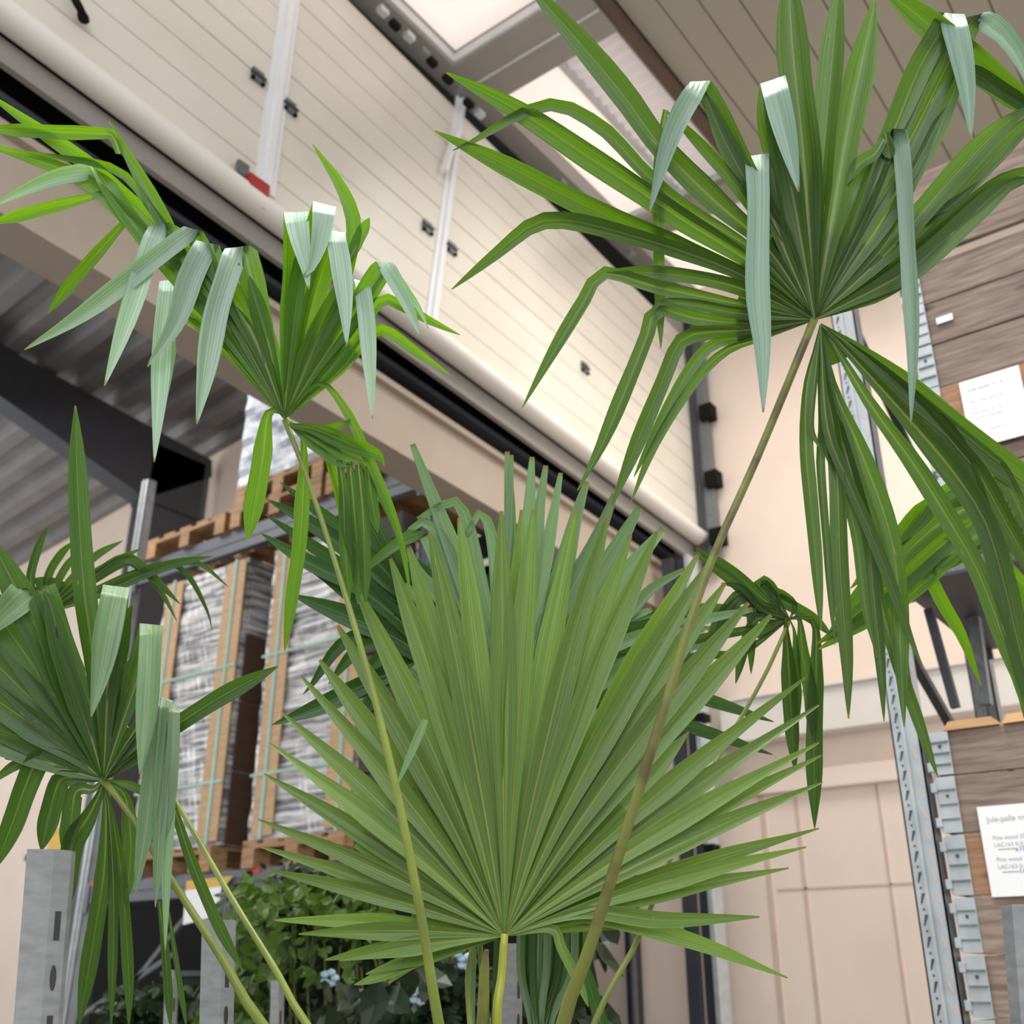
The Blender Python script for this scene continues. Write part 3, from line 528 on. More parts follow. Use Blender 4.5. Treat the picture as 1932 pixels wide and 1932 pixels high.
# =====================================================================================
#  FAN PALMS
# =====================================================================================
N_SEG = 22
def leaflet(parent, m, pts, w_, dep, fold=None, dz=0.0, start=.12, vd=.42, tip=.07, seed=0, name='leaflet', hold=.38, taper=.72, ex=1.7):
    r = random.Random(seed)
    P3 = []
    for i, (x, y) in enumerate(pts):
        if fold is not None and i > fold:
            fx, fy = pts[fold]; dd = dep(fx, fy)+dz-.012-.00033*max(0, y-fy)-.00004*abs(x-fx)
        else: dd = dep(x, y)+dz
        P3.append((x, y, dd))
    if fold is None: S = spline(P3, N_SEG); fi = None
    else:
        l1 = sum(math.dist(a[:2], b[:2]) for a, b in zip(P3[:fold], P3[1:fold+1])); l2 = sum(math.dist(a[:2], b[:2]) for a, b in zip(P3[fold:], P3[fold+1:]))
        n1 = max(5, min(18, int(round(26*l1/(l1+l2))))); n2 = max(5, 26-n1); fi = n1-1
        S = spline(P3[:fold+1], n1)+spline(P3[fold:], n2)[1:]
    W3 = [at(*s) for s in S]; n = len(W3)
    L = [0]
    for a, b in zip(S, S[1:]): L.append(L[-1]+math.hypot(a[0]-b[0], a[1]-b[1]))
    tilt = r.uniform(-.25, .25); ph = r.uniform(0, 6.28)
    V, UVv = [], []; prev = None; us = (-1, -.5, 0, .5, 1)
    for i in range(n):
        if fi is not None and i <= fi: T = W3[min(i+1, fi)]-W3[max(i-1, 0)]; sg = 1
        elif fi is not None: T = W3[min(i+1, n-1)]-W3[max(i-1, fi)]; sg = -1
        else: T = W3[min(i+1, n-1)]-W3[max(i-1, 0)]; sg = 1
        T.normalize(); view = (CAM-W3[i]).normalized(); nv = (view*sg+T.cross(view)*tilt).normalized()
        Wd = T.cross(nv).normalized()
        if fi is not None and abs(i-fi) <= 0:
            T2 = (W3[i+1]-W3[i]).normalized(); W2 = T2.cross(-view).normalized(); Wd = (Wd+W2); 
            Wd = Wd.normalized() if Wd.length > .2 else W2
        N_ = Wd.cross(T).normalized()
        t = L[i]/L[-1]
        k = start+(1-start)*min(1, t/hold) if t < hold else 1.0
        if t > taper: q = (t-taper)/(1-taper); k *= (1-q**ex)*(1-tip)+tip
        k *= 1+.05*math.sin(ph+L[i]/45)
        hw = w_*.5*k*S[i][2]/F
        v_ = vd*(1.0 if (fi is None or abs(i-fi) > 1) else .15)
        for u in us:
            V.append(W3[i]+Wd*(u*hw)+N_*(hw*v_*(abs(u)**.8-.5)*(-1 if sg < 0 else 1))); UVv.append(((u+1)/2, t))
    Fc = []
    for i in range(n-1):
        for j in range(4): Fc.append((i*5+j, i*5+j+1, i*5+j+6, i*5+j+5))
    me = mesh(V, Fc); uv = me.uv_layers.new(name='UVMap')
    for lp in me.loops: uv.data[lp.index].uv = UVv[lp.vertex_index]
    smooth(me)
    return link(name, me, m, parent)
def lamina(hub, dep, a0, a1, n, R_, m, parent, name='lamina'):
    """pleated fused base of a fan: angles in image degrees (0 right, 90 up)"""
    V, UVv, Fc = [], [], []; rr = [.03, .25, .5, .75, 1.0]
    for i in range(2*n+1):
        a = math.radians(a0+(a1-a0)*i/(2*n)); s = 1 if i % 2 else -1
        Rr = R_(math.degrees(a)) if callable(R_) else R_
        for q in rr:
            x = hub[0]+Rr*q*math.cos(a); y = hub[1]-Rr*q*math.sin(a); d = dep(x, y)+s*.0022*q*Rr/200+.007; V.append(at(x, y, d)); UVv.append((.5 if i % 2 else 0.0, q*.6))
    for i in range(2*n):
        for j in range(4): Fc.append((i*5+j, i*5+j+1, i*5+j+6, i*5+j+5))
    me = mesh(V, Fc); uv = me.uv_layers.new(name='UVMap')
    for lp in me.loops: uv.data[lp.index].uv = UVv[lp.vertex_index]
    b = bmesh.new(); b.from_mesh(me); b.faces.ensure_lookup_table()
    f = b.faces[0]; 
    if f.normal.dot(CAM-f.calc_center_median()) < 0: bmesh.ops.reverse_faces(b, faces=b.faces[:])
    b.to_mesh(me); b.free()
    return link(name, me, m, parent)
def frond(palm, stem, m, lab=None, seg=26):
    """stem: list (x,y,depth,width px) from hub to base"""
    S = spline([tuple(s) for s in stem], seg); V, Fc = tube([at(*s[:3]) for s in S], [s[3]*.8*s[2]/F/2 for s in S], 10)
    me = mesh(V, Fc); smooth(me); return link('frond', me, m, palm, lab)
def parse(s):
    out = []
    for ln in s.strip().splitlines():
        ln = ln.split('#')[0].strip()
        if not ln: continue
        a, b = ln.split('|'); h = a.replace('!', ' ').split(); w_ = float(h[0]); dz = float(h[1]) if len(h) > 1 else 0.0; free = '!' in a
        pts, fold = [], None
        for tk in b.split():
            if tk == '/': fold = len(pts)-1
            else: x, y = tk.split(','); pts.append((float(x), float(y)))
        out.append((w_, dz, free, pts, fold))
    return out
def build(fr, hub, dep, m, s, seed, ws=1.0, **kw):
    for i, (w_, dz, free, pts, fold) in enumerate(parse(s)):
        if free and fold == 0: pts = [(pts[0][0]-2, pts[0][1]+16)]+pts; fold = 1
        if not free:
            pts = [hub]+pts
            if fold is not None: fold += 1
        leaflet(fr, m, pts, w_*ws, dep, fold, dz*.001+.0035*math.sin(i*2.4), start=.5 if free else .1, seed=seed*100+i, **kw)
palm = empty('fan_palm', at(950, 2400, 1.4), 'tall fan palm whose large green fan fronds fill the middle of the photo', 'palm')
CR = (950, 2330, 1.42)
def plane(hub, d0, gx, gy): return lambda x, y: d0+gx*(x-hub[0])+gy*(y-hub[1])
# ---- frond A: upper right ----
hA = (1537, 603); dA = plane(hA, 1.60, 0.00005, -0.00012)
fA = frond(palm, [(1537, 600, 1.60, 20), (1430, 860, 1.56, 19), (1330, 1090, 1.50, 20), (1240, 1380, 1.44, 24), (1165, 1620, 1.41, 27), (1112, 1790, 1.40, 30), (1062, 1932, 1.40, 34), (980, 2300, 1.42, 40)], M['stemo'], 'topmost right frond on a long olive stalk, tips folded silvery')
lamina(hA, dA, 28, 196, 34, lambda a: 175 if a < 150 else 150, LA, fA)
build(fA, hA, dA, LA, '''
18 6|1430,640 1370,662 1315,715 1240,830 1190,948
22 4|1440,632 1350,648 1300,700 1230,830 1196,900
30 2|1420,622 1330,628 1283,645 1250,720 1200,840 1152,960
30 0|1410,610 1310,600 1240,582 1222,630 1190,710 1135,840 1090,925
22 -2|1400,592 1310,575 1240,572 1237,600
26 0|1400,575 1240,542 1140,515 1100,570 1040,670 985,770
28 -3|1400,545 1290,520 1180,512 1142,512
32 0|1400,520 1288,475 1160,436 1065,415 1005,424 940,475 852,546
42 2|1430,530 1288,468 1177,423 1061,367 944,307 820,247
44 0|1430,505 1288,415 1217,367 1111,297 977,208 842,137
26 4|1430,480 1288,388 1210,318 1144,248 1077,206 1047,197 987,213 890,268 854,284
46 -4|1450,470 1350,380 1250,280 1177,180 1090,75 1015,-10 980,-60
24 6|1460,450 1380,340 1300,250 1254,207
22 14!|1256,207 1242,300 1242,450 1247,658
40 -3|1470,440 1405,320 1360,220 1322,153 / 1285,215 1262,270 1243,335 1225,402
38 2|1480,450 1420,360 1370,270 1335,190 1322,160
44 0|1500,450 1472,330 1445,230 1434,160
50 -6|1505,420 1478,280 1458,150 / 1478,230 1492,290 1507,362
30 2|1485,480 1460,380 1450,292
44 -6|1480,470 1450,380 1428,292 / 1430,400 1428,540 1438,660 1440,778
62 -2|1524,400 1512,250 1496,100 1490,0 1487,-70
46 -5|1543,420 1556,250 1572,80 1582,-20 1585,-60
54 -3|1572,400 1600,240 1628,110 1645,30 1650,-5
30 2|1590,430 1640,300 1660,270
50 -3|1625,400 1690,240 1735,130 1775,60 1795,25 / 1810,90 1824,170 1832,262
44 2|1640,410 1720,260 1770,160 1815,70 1842,28 / 1890,60 1925,110 1970,210
42 4|1655,430 1740,290 1790,180 1825,90
30 -4|1620,430 1665,310 1688,248 1696,243 / 1706,330 1712,450 1722,640 1719,802
24 -8!|1668,262 1650,290 1620,310 1598,346
24 -10!|1670,250 1674,270 1680,300
26 4|1650,470 1710,360 1752,260 1802,182
44 6|1670,480 1740,400 1820,310 1895,235 1955,195
40 8|1680,500 1770,410 1850,320 1930,240 1990,190
50 10!|1990,235 1932,190 1860,135 1770,60 1720,20 1660,-25
34 12!|1975,225 1900,180 1842,140 1800,120
38 -2|1690,510 1770,440 1850,375 1905,340 1970,325 2020,350
44 0|1690,525 1760,475 1830,410 1900,350 1945,335
26 6|1650,500 1700,440 1790,390 1850,340
36 2|1670,545 1740,490 1790,450
''', 1)
h2 = (1548, 612); dA2 = plane(h2, 1.585, 0, -0.00022)
build(fA, h2, dA2, LA, '''
26 2|1538,660 1522,735 1521,844 1530,950 1540,1060 1549,1190
16 -2|1545,680 1551,811 1548,877 1561,1044 1575,1218
32 0|1555,711 1573,811 1580,910 1585,1077 1598,1240 1601,1356
34 4|1560,700 1590,820 1625,944 1660,1040 1690,1110
34 0|1571,727 1621,844 1671,977 1692,1080 1700,1250 1706,1372
26 6|1570,760 1600,870 1635,1000 1648,1120 1662,1260 1668,1362
20 -4|1552,740 1555,824 1588,911 1615,1011 1632,1144 1655,1240
22 -8|1560,800 1595,897 1638,994 1681,1101 1718,1204 1742,1262
36 0|1570,644 1641,761 1721,871 1788,977 1845,1077 1890,1194 1925,1290 1945,1400
44 -5|1582,644 1688,761 1788,877 1855,977 1888,1077 1915,1190 1940,1290 1975,1420
50 -2|1621,661 1705,727 1788,794 1871,861 1940,915 2010,1000
36 -6|1640,680 1730,760 1810,850 1850,900 1905,1000 1960,1100 1990,1200
34 6|1660,700 1740,770 1795,825 1825,890 1855,970 1885,1080 1915,1200
32 2|1700,730 1800,810 1870,865 1905,920 1935,985 1965,1060
22 4!|1650,1040 1664,1144 1690,1240 1722,1330 1770,1468
26 2|1555,700 1568,780 1572,815
12 -9|1540,690 1530,800 1545,840 1555,860
''', 2, hold=.35)
lamina(h2, dA2, -82, -48, 8, 80, LA, fA)
# ---- frond C: central fan ----
hC = (952, 1766); dC = lambda x, y: 1.55+0.00022*(hC[1]-y)+0.00000022*(x-952)**2
fC = frond(palm, [(952, 1762, 1.545, 18), (946, 1850, 1.52, 21), (938, 1932, 1.49, 24), (945, 2300, 1.43, 36)], M['stemy'], 'central frond, an open fan facing the viewer on a yellow stalk')
tipsC = [(690, 1838), (640, 1812), (613, 1811), (563, 1762), (517, 1736), (503, 1641), (493, 1598), (487, 1546), (498, 1460), (510, 1403), (533, 1345), (568, 1275), (603, 1245), (637, 1180), (671, 1107), (737, 1054), (771, 1034), (811, 1004), (866, 977),
    (946, 964), (984, 962), (1006, 961), (1087, 964), (1146, 977), (1190, 1010), (1240, 1003), (1316, 1047), (1334, 1066), (1368, 1100), (1412, 1137), (1455, 1160), (1520, 1278), (1545, 1330), (1545, 1401), (1550, 1425), (1552, 1476), (1545, 1563), (1521, 1598), (1488, 1638), (1433, 1730), (1486, 1845)]
aa = [math.atan2(hC[1]-y, x-hC[0]) for x, y in tipsC]; aa = [a if a > -1.4 else a+2*math.pi for a in aa]
for i, (tx, ty) in enumerate(tipsC):
    dx, dy = tx-hC[0], ty-hC[1]; Lr = math.hypot(dx, dy); nx, ny = -dy/Lr, dx/Lr; r = random.Random(i)
    sag = (0.02*Lr*(1 if dx > 0 else -1))*min(1, abs(dx)/300)*(-1)
    def q(t): k = math.sin(math.pi*t)*sag; return (hC[0]+dx*t+nx*k, hC[1]+dy*t+ny*k)
    pts = [hC, q(.33), q(.66), (tx, ty)]
    if (tx, ty) == (1486, 1845): pts = [hC, (1060, 1732), (1180, 1742), (1320, 1780), (1486, 1845)]
    if (tx, ty) == (1433, 1730): pts = [hC, (1100, 1722), (1250, 1736), (1433, 1730)]
    w_ = 49 if Lr > 700 else (45 if Lr > 520 else 36)
    if ty > 1500: w_ = 34
    elif ty > 1380 or tx > 1500: w_ = 40
    leaflet(fC, LC, pts, w_, dC, None, (-.006 if i % 2 else .002), start=.04, hold=.55 if ty < 1400 else .5, taper=.62 if ty < 1250 else .56, tip=.14 if ty < 1250 else .08, vd=.5, ex=1.9 if ty < 1250 else 1.25, seed=500+i)
# in-between segments where the fan is doubled
for i, (tx, ty) in enumerate([(905, 1260), (1120, 1290), (960, 1300), (740, 1270), (1050, 1280), (1230, 1290), (830, 1250), (1180, 1310), (680, 1330), (1300, 1380)]):
    leaflet(fC, LC, [hC, ((hC[0]+tx)/2, (hC[1]+ty)/2), (tx, ty)], 46, dC, None, .012, start=.04, hold=.6, taper=.7, vd=.3, seed=560+i)
lamina(hC, dC, 3, 190, 44, lambda a: 330 if 35 < a < 150 else (220 if a < 150 else 180), LC, fC)
build(fC, hC, dC, LC, '''
26 3|860,1790 780,1815 700,1848 668,1858
22 2|860,1780 800,1800 760,1830 732,1856
20 0|1040,1752 1060,1790 1095,1860 1110,1900
''', 6)
# ---- frond D: middle left ----
hD = (537, 790); dD = plane(hD, 1.66, -0.00005, -0.0001)
fD = frond(palm, [(537, 792, 1.66, 15), (560, 850, 1.65, 12), (610, 990, 1.62, 12), (660, 1150, 1.57, 14), (705, 1310, 1.52, 16), (750, 1500, 1.47, 20), (795, 1730, 1.43, 23), (828, 1932, 1.41, 26), (900, 2300, 1.42, 36)], M['stem'], 'middle left frond on a slender green stalk, tips folded down silvery')
build(fD, hD, dD, LD, '''
46 -2|553,640 572,520 598,430 612,385 / 606,440 590,500 572,522
44 -6|545,650 555,520 558,400 / 566,450 576,500 583,546
40 0|570,660 595,560 620,480 632,436 / 642,500 650,570 654,652
32 2|585,690 625,610 660,560 682,530 / 692,600 698,690 703,790
34 -2|600,690 655,610 700,530 724,494 / 752,540 776,590 794,636
18 2|610,690 670,610 715,540 735,505 / 765,545 790,580 808,620
22 0|620,700 680,620 720,566 760,578 810,605 868,632
20 6|640,700 700,630 730,625 780,660 850,708
28 4|600,660 640,560 662,470 668,420 645,355 590,272
22 2!|655,500 675,455 697,411
16 5|541,650 543,560 546,468
46 0|505,640 478,540 460,470 448,466 / 425,530 405,600 385,720 371,800
44 -3|490,660 440,560 405,500 392,458 / 360,520 330,610 278,692
40 -2|480,670 410,560 350,470 300,424 / 272,500 250,570 197,728
36 -8|470,660 410,540 365,432 / 290,490 160,590 46,660
34 4|460,680 400,620 345,570 318,528 / 308,620 300,760 291,872
16 0|460,700 400,640 350,600 328,640 / 315,720 300,800 293,850
30 2|450,650 370,540 300,400 240,290 205,228
26 0!|225,290 213,256 190,252 120,250 -30,243
30 4|450,670 380,540 300,430 233,367 167,310 67,240 -40,165
30 0|440,660 350,520 260,430 160,340 70,303 -40,268
16 2|440,650 340,470 277,383 247,340 200,312 133,300 27,283
34 -6|440,650 340,530 250,420 200,345 185,322 / 120,330 60,352 -20,392
22 4!|195,365 100,390 -20,422
22 6!|245,408 190,470 130,540 90,592
36 4|515,680 492,600 470,520
34 2|500,690 455,610 420,560
30 4|490,700 440,640 400,600
46 0|600,640 640,560 660,500
38 -2|525,775 505,785 493,877 467,1020
28 2|552,800 573,835 567,1010 555,1100 537,1228
18 0|600,722 650,770 694,860 741,970 770,1060
12 6|640,840 690,880 715,930 755,1020 776,1130
''', 3)
lamina(hD, dD, 40, 88, 10, 190, LD, fD); lamina(hD, dD, 105, 128, 8, 200, LD, fD)
build(fD, (545, 800), plane(hD, 1.64, 0, 0), LD, '''
34 2|590,830 640,868 665,878
34 -2|600,820 650,850 690,872
30 -2|600,812 660,838 712,858 725,880
26 5|585,835 620,860 650,960 672,1090
18 6|560,810 600,815 650,800 662,790
''', 4)
build(fD, (545, 800), plane(hD, 1.64, 0, 0), LE, '''
20 3!|640,868 648,930 652,1040 660,1130
22 0!|660,872 668,960 676,1060 675,1140
22 -3!|676,876 684,960 688,1060 690,1140
18 3!|694,880 700,930 712,1005
''', 14, ws=1.15)
# ---- frond E: left ----
hE = (195, 1472); dE = plane(hE, 1.58, 0.0001, -0.0001)
fE = frond(palm, [(193, 1470, 1.58, 20), (240, 1530, 1.56, 14), (320, 1655, 1.53, 17), (420, 1810, 1.49, 21), (495, 1932, 1.46, 25), (720, 2200, 1.43, 30), (900, 2360, 1.42, 34)], M['stem'], 'left frond with green folded tips on a short arching stalk')
build(fE, hE, dE, LE, '''
40 -2|185,1350 173,1220 158,1100 148,940 142,765
60 0|150,1340 110,1220 78,1118 60,1108 / 25,1140 -50,1215
58 2|140,1345 80,1210 20,1090 -20,1010
60 0|130,1360 50,1240 -40,1110 -80,1040
58 2|125,1385 30,1290 -60,1200 -120,1140
54 0|120,1410 20,1340 -80,1270 -140,1230
50 2|120,1430 30,1385 -80,1325 -150,1290
44 0|120,1450 40,1415 -80,1375 -150,1350
46 -4|160,1350 120,1230 95,1140 80,1112
40 0|168,1370 135,1270 108,1170
50 -4|200,1370 206,1240 220,1106 / 205,1180 190,1270 172,1352
36 2|200,1380 215,1280 235,1180 250,1140
44 -8|225,1380 262,1270 286,1178 / 282,1270 276,1360 264,1462
36 -2|210,1380 225,1290 252,1240
30 0|215,1390 235,1320 270,1270
34 -10|240,1400 280,1340 305,1316 / 292,1420 275,1560 255,1690
24 -14|250,1400 300,1350 328,1328 / 326,1420 318,1520 302,1612
26 -12|245,1410 290,1350 315,1318 / 306,1430 300,1570 293,1712
20 -8|255,1410 310,1370 325,1340 / 322,1480 314,1640 312,1792
34 2|270,1410 345,1360 430,1307 525,1257
30 4|260,1420 300,1390 330,1370
44 0|160,1450 115,1432 75,1432 50,1480 25,1550 -10,1640
40 -2|160,1468 130,1468 112,1475 95,1530 78,1605
34 2|175,1490 155,1488 140,1500 132,1560 120,1610
40 -4|187,1500 165,1545 135,1600 117,1738
32 4|200,1540 195,1650 172,1800 148,1940
18 0|206,1540 214,1700 210,1940
22 2|212,1540 232,1680 243,1850 243,1940
28 6|235,1500 246,1580 244,1640 235,1710
16 4|240,1480 290,1500 330,1500
22 -6!|322,1505 360,1620 410,1740 458,1832
20 4|120,1440 40,1440 -20,1480
16 3!|300,1700 312,1800 322,1940
10 0!|318,1720 335,1830 352,1940
18 2|150,1455 90,1420 40,1385 -10,1415
''', 5)
lamina(hE, dE, 112, 168, 13, 190, LE, fE); lamina(hE, dE, 30, 84, 12, 110, LE, fE)
# ---- frond F: far left, behind ----
hF = (85, 1158); dF = plane(hF, 2.15, 0.0001, 0)
fF = frond(palm, [(85, 1156, 2.15, 9), (160, 1260, 2.1, 9), (250, 1390, 2.0, 10), (330, 1510, 1.85, 12), (440, 1700, 1.65, 15), (520, 1830, 1.55, 17), (578, 1932, 1.50, 20), (760, 2180, 1.44, 26), (920, 2340, 1.42, 30)], M['stem'], 'small half-hidden frond at the far left edge')
build(fF, hF, dF, LE, '''
16 0|58,1100 72,1035 90,993
16 2|90,1090 115,1045 142,1020
14 0|110,1095 135,1055 152,1042
16 2|130,1100 180,1050 232,1020
14 0|140,1105 210,1062 268,1034
18 -2|150,1110 215,1060 248,1054 285,1085 340,1140
12 0|220,1070 260,1070 300,1110 334,1172
20 -4|170,1128 280,1080 345,1060 402,1050
12 0|220,1105 300,1075 370,1062 432,1108
10 0|180,1110 300,1065 350,1080 390,1150 400,1190
14 0|40,1120 5,1080 -20,1050
''', 7)
lamina(hF, dF, 20, 108, 12, 70, LE, fF)
# ---- frond G: upright fan behind the central one ----
hG = (955, 1420); dG = plane(hG, 1.86, 0, -0.00015)
fG = frond(palm, [(955, 1420, 1.86, 12), (930, 1700, 1.7, 12), (888, 1800, 1.64, 13), (887, 1932, 1.6, 14), (930, 2330, 1.43, 20)], M['stem'], 'grey-green upright frond behind the central fan')
build(fG, hG, dG, LG, '''
26 0|920,1250 870,1080 825,960 778,838
22 2|940,1200 962,1020 957,852
16 0|945,1180 958,1000 966,858
24 -2|975,1200 995,1020 1004,862
22 1|985,1200 1010,1060 1018,960 1030,878
22 -1|1000,1200 1030,1050 1058,892
30 2|1020,1200 1060,1080 1085,980 1107,908
30 0|1030,1200 1080,1110 1125,1020 1160,932
32 2|1040,1220 1110,1120 1160,1040 1207,957
34 0|1060,1230 1130,1150 1200,1060 1252,998
22 2|1070,1240 1170,1170 1230,1110 1290,1075
24 -3|935,1230 905,1100 880,980 858,945 830,955 788,980
22 -1|945,1230 937,1080 925,1000 908,966 890,990 878,1010
24 0|915,1240 870,1120 835,1020 800,985 775,1000 762,1020
24 -4|900,1240 850,1120 815,1030 796,1003 / 750,1025 671,1088
26 2|905,1250 850,1150 790,1080 770,1030
22 0|890,1260 820,1170 765,1100
24 0|970,1230 980,1100 975,1020
24 0|1010,1230 1040,1150 1070,1050
24 2|1060,1250 1150,1180 1230,1150
20 0|1080,1270 1180,1210 1260,1190 1340,1185
18 2|1080,1290 1180,1250 1260,1230 1345,1215
20 0|1100,1250 1130,1170 1150,1130 1090,1115
22 0|1120,1300 1200,1240 1290,1180 1420,1150
''', 8, ws=1.3, tip=.3, taper=.6)
lamina(hG, dG, 30, 150, 20, 240, LG, fG)
# ---- frond H: dark glossy fan to the left, behind ----
hH = (930, 1330); dH = plane(hH, 1.95, 0.0001, -0.0001)
fH = frond(palm, [(930, 1330, 1.95, 12), (900, 1600, 1.75, 12), (915, 1932, 1.6, 15), (940, 2330, 1.43, 22)], M['stem'], 'dark glossy frond reaching left behind the central fan')
build(fH, hH, dH, LH, '''
30 0|800,1190 680,1060 590,990 503,942
24 2|820,1180 730,1080 620,980 528,910
28 -2|800,1210 680,1110 580,1060 490,1005
22 1|820,1200 720,1120 590,1030 500,970
26 0|820,1230 700,1150 620,1090 560,1060
34 -6|850,1270 740,1200 650,1160 551,1122
24 2|830,1200 750,1080 690,980 655,925
20 0|820,1160 740,1040 700,960
30 -10|850,1230 780,1252 690,1290 610,1330 513,1368
20 -8|850,1245 780,1275 700,1300 640,1330
22 2|800,1180 700,1190 640,1220 590,1290 572,1310
24 0|800,1200 720,1200 670,1230 620,1290
22 2|800,1210 740,1220 700,1260 660,1310
18 0|780,1240 730,1260 690,1340 670,1390
26 3|830,1220 760,1160 700,1130 640,1120
24 0|850,1200 800,1120 740,1060
24 2|870,1200 820,1100 780,1050
26 2|1000,1240 1100,1200 1200,1185 1290,1150
24 0|1010,1260 1100,1230 1200,1230 1300,1200
20 0|1010,1280 1130,1270 1230,1280 1350,1290
22 0|1020,1260 1150,1280 1300,1310 1460,1362
22 2|1020,1290 1150,1330 1300,1370 1458,1424
18 -2|1000,1230 1080,1140 1180,1165 1270,1150
18 0!|780,1350 770,1420 748,1490
''', 9, ws=1.2)
leaflet(fH, LG, [(803, 1358), (785, 1400), (745, 1490)], 16, plane(hH, 1.45, 0, 0), start=.7, hold=.2, taper=.3, seed=77)
# ---- frond I: right, behind, drooping ----
hI = (1490, 1168); dI = plane(hI, 1.95, 0, -0.0001)
fI = frond(palm, [(1490, 1170, 1.95, 10), (1440, 1280, 1.9, 10), (1350, 1440, 1.8, 11), (1264, 1621, 1.68, 13), (1200, 1780, 1.6, 14), (1121, 1932, 1.54, 16), (1000, 2300, 1.43, 24)], M['stem'], 'drooping frond right of the central fan, before the pink wall')
build(fI, hI, dI, LE, '''
20 0|1440,1130 1390,1085 1313,1034
16 2|1430,1140 1370,1090 1308,1041
14 0|1440,1150 1400,1110 1360,1100
18 -2|1450,1160 1410,1128 1390,1122 1350,1180 1330,1240
18 2|1440,1170 1405,1130 1370,1160 1345,1220
22 0|1455,1120 1432,1095 1455,1110 1470,1160
24 2|1500,1140 1470,1120 1462,1125 1530,1165 1570,1200
18 0|1460,1175 1430,1165 1410,1200 1388,1290
16 0|1455,1145 1420,1145 1418,1190 1417,1272
16 2|1440,1195 1420,1200 1400,1240
28 -4|1482,1166 1487,1240 1492,1340 1500,1455
26 -6|1508,1168 1515,1240 1528,1300 1532,1360 1538,1402
30 -3|1535,1172 1540,1260 1536,1400 1537,1563
16 0|1500,1200 1504,1300 1506,1365
20 0|1350,1148 1280,1155 1240,1175
18 0|1400,1190 1320,1205 1240,1230
16 0|1400,1230 1330,1236 1240,1252
''', 10)
# ---- unopened leaf and cut stalks at the foot of the fan ----
sp = link('spear_leaf', mesh(*tube([at(918, 1792, 1.5), at(914, 1830, 1.5), at(911, 1932, 1.49), at(930, 2300, 1.43)], [.003, .007, .009, .012], 8)), M['stemo'], palm, 'brown-tipped cut stalk')
hS = (1020, 2080); dS = plane(hS, 1.62, 0, -0.0002)
fS = frond(palm, [(1020, 2080, 1.6, 30), (1000, 2200, 1.5, 30), (970, 2330, 1.43, 30)], M['stem'], 'half-folded striped young frond below the central fan')
for i in range(15):
    tx = 985+i*8.2; leaflet(fS, (LG, LE, LG, LH)[i % 4], [hS, (1012+(tx-1012)*.35, 1932), (tx-3, 1830), (tx, 1700)], 15, dS, None, .004*(i % 3), start=.25, hold=.3, taper=.9, vd=.6, seed=900+i)
leaflet(fS, LG, [(888, 2000), (889, 1900), (892, 1780)], 15, dS, None, -.02, start=.9, hold=.1, taper=.95, seed=921)
leaflet(fS, LH, [(930, 2000), (934, 1900), (938, 1760)], 12, dS, None, 0, start=.9, hold=.1, taper=.95, seed=922)
leaflet(fS, LH, [(1160, 2020), (1125, 1900), (1096, 1800)], 26, plane(hS, 2.2, 0, 0), seed=923)
# trunk and pot (below the frame)
base = at(950, 2380, 1.42)
V, Fc = tube([Vector((base.x, base.y, .435)), Vector((base.x, base.y, .7)), Vector((base.x, base.y, .95)), base+Vector((0, 0, .03))], [.09, .085, .075, .05], 14); me = mesh(V, Fc); smooth(me); link('trunk', me, M['trunk'], palm)
def pot(x, y, lab):
    t = empty('plant_pot', (x, y, 0), lab, 'plant pot'); V, Fc = [], []; prof = [(0, .0), (.17, 0), (.22, .42), (.235, .42), (.235, .46), (.215, .46), (.21, .43)]; seg = 24
    for r_, z in prof:
        for k in range(seg): a = 2*math.pi*k/seg; V.append((x+r_*math.cos(a), y+r_*math.sin(a), z))
    for i in range(len(prof)-1):
        for k in range(seg): Fc.append((i*seg+k, i*seg+(k+1) % seg, (i+1)*seg+(k+1) % seg, (i+1)*seg+k))
    link('pot_wall', mesh(V, Fc), M['pot'], t)
    V, Fc = tube([Vector((x, y, .38)), Vector((x, y, .42))], [.2, .2], 20); 
    V = [Vector((x+.2*math.cos(2*math.pi*k/20), y+.2*math.sin(2*math.pi*k/20), .42)) for k in range(20)]+[Vector((x, y, .43))]; Fc = [(k, (k+1) % 20, 20) for k in range(20)]
    link('soil', mesh(V, Fc), M['soil'], t)
pot(base.x, base.y, 'dark plant pot under the tall fan palm, below the picture')
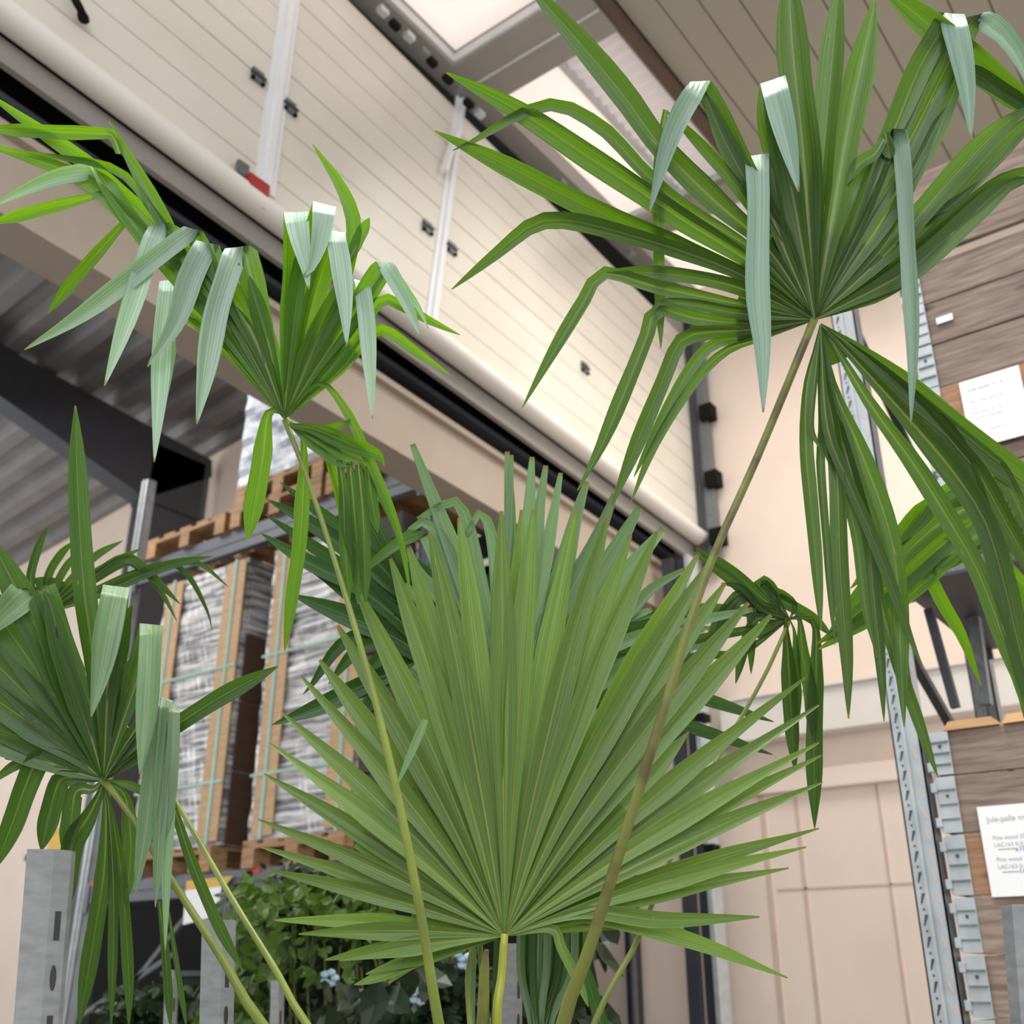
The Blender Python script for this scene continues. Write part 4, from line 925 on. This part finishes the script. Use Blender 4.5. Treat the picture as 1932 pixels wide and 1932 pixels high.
# ---- second palm, right edge ----
palm2 = empty('fan_palm', at(2350, 2300, 2.1), 'second fan palm at the right edge, its bright fronds reaching left', 'palm')
hJ = (1985, 905); dJ = plane(hJ, 1.85, -0.00005, 0)
fJ = frond(palm2, [(1985, 900, 1.85, 18), (2080, 1200, 1.9, 18), (2250, 1800, 2.0, 22), (2350, 2300, 2.1, 30)], M['stem'], 'bright frond of parallel leaflets slanting down to the left')
build(fJ, hJ, dJ, LD, '''
40 0|1900,930 1790,975 1700,1050 1640,1110 1560,1200
40 -2|1900,950 1800,1010 1710,1090 1620,1165 1540,1215
40 2|1900,970 1800,1040 1720,1110 1640,1165 1545,1225
34 4|1900,915 1800,940 1740,965 1700,1010 1605,1110
30 0|1890,905 1790,925 1730,990 1690,1030
24 2|1930,970 1830,1040 1790,1062 1752,1070 1775,1130 1815,1200 1850,1292
18 0|1900,900 1850,905 1800,945
26 2|1930,980 1960,1040 2010,1120
20 0|1900,960 1890,985 1930,1000 2000,1020
22 2|1900,1000 1880,1015 1930,1050 1990,1090
20 0|1910,1040 1890,1050 1930,1100 1990,1160
24 2|1880,1080 1900,1090 1930,1140 1980,1230
16 0|1900,1010 1840,1030 1780,1015
18 0|1940,880 1900,925 1860,940
''', 11)
b2 = at(2350, 2300, 2.1)
V, Fc = tube([Vector((b2.x, b2.y, .435)), Vector((b2.x, b2.y, .8)), b2+Vector((0, 0, .03))], [.09, .08, .05], 14); me = mesh(V, Fc); smooth(me); link('trunk', me, M['trunk'], palm2)
pot(b2.x, b2.y, 'dark plant pot under the second fan palm, right of the picture')
GR = {'pallet': 'wooden pallets on the load rack', 'rack_upright': 'uprights of the pallet racks', 'rack_beam': 'beams of the pallet racks', 'wrapped_load': 'film-wrapped loads on the rack',
      'pallet_collar_crate': 'pallet-collar crates on the right rack', 'trolley_post': 'galvanised trolley posts', 'paper_sheet': 'paper sheets on the crates', 'plant_pot': 'pots of the fan palms', 'fan_palm': 'fan palms', 'storage_crate': 'crates under the load rack'}
for o in COL.objects:
    k = o.name.split('.')[0]
    if k in GR and 'category' in o.keys(): o['group'] = GR[k]
# ---------------- empties: move each to its place and keep its parts where they are ----------------
for o in list(COL.objects):
    if o.type == 'EMPTY' and '_loc' in o.keys():
        L_ = Vector(o['_loc']); o.location = L_
        for ch in o.children: ch.location = Vector(ch.location)-L_
        del o['_loc']
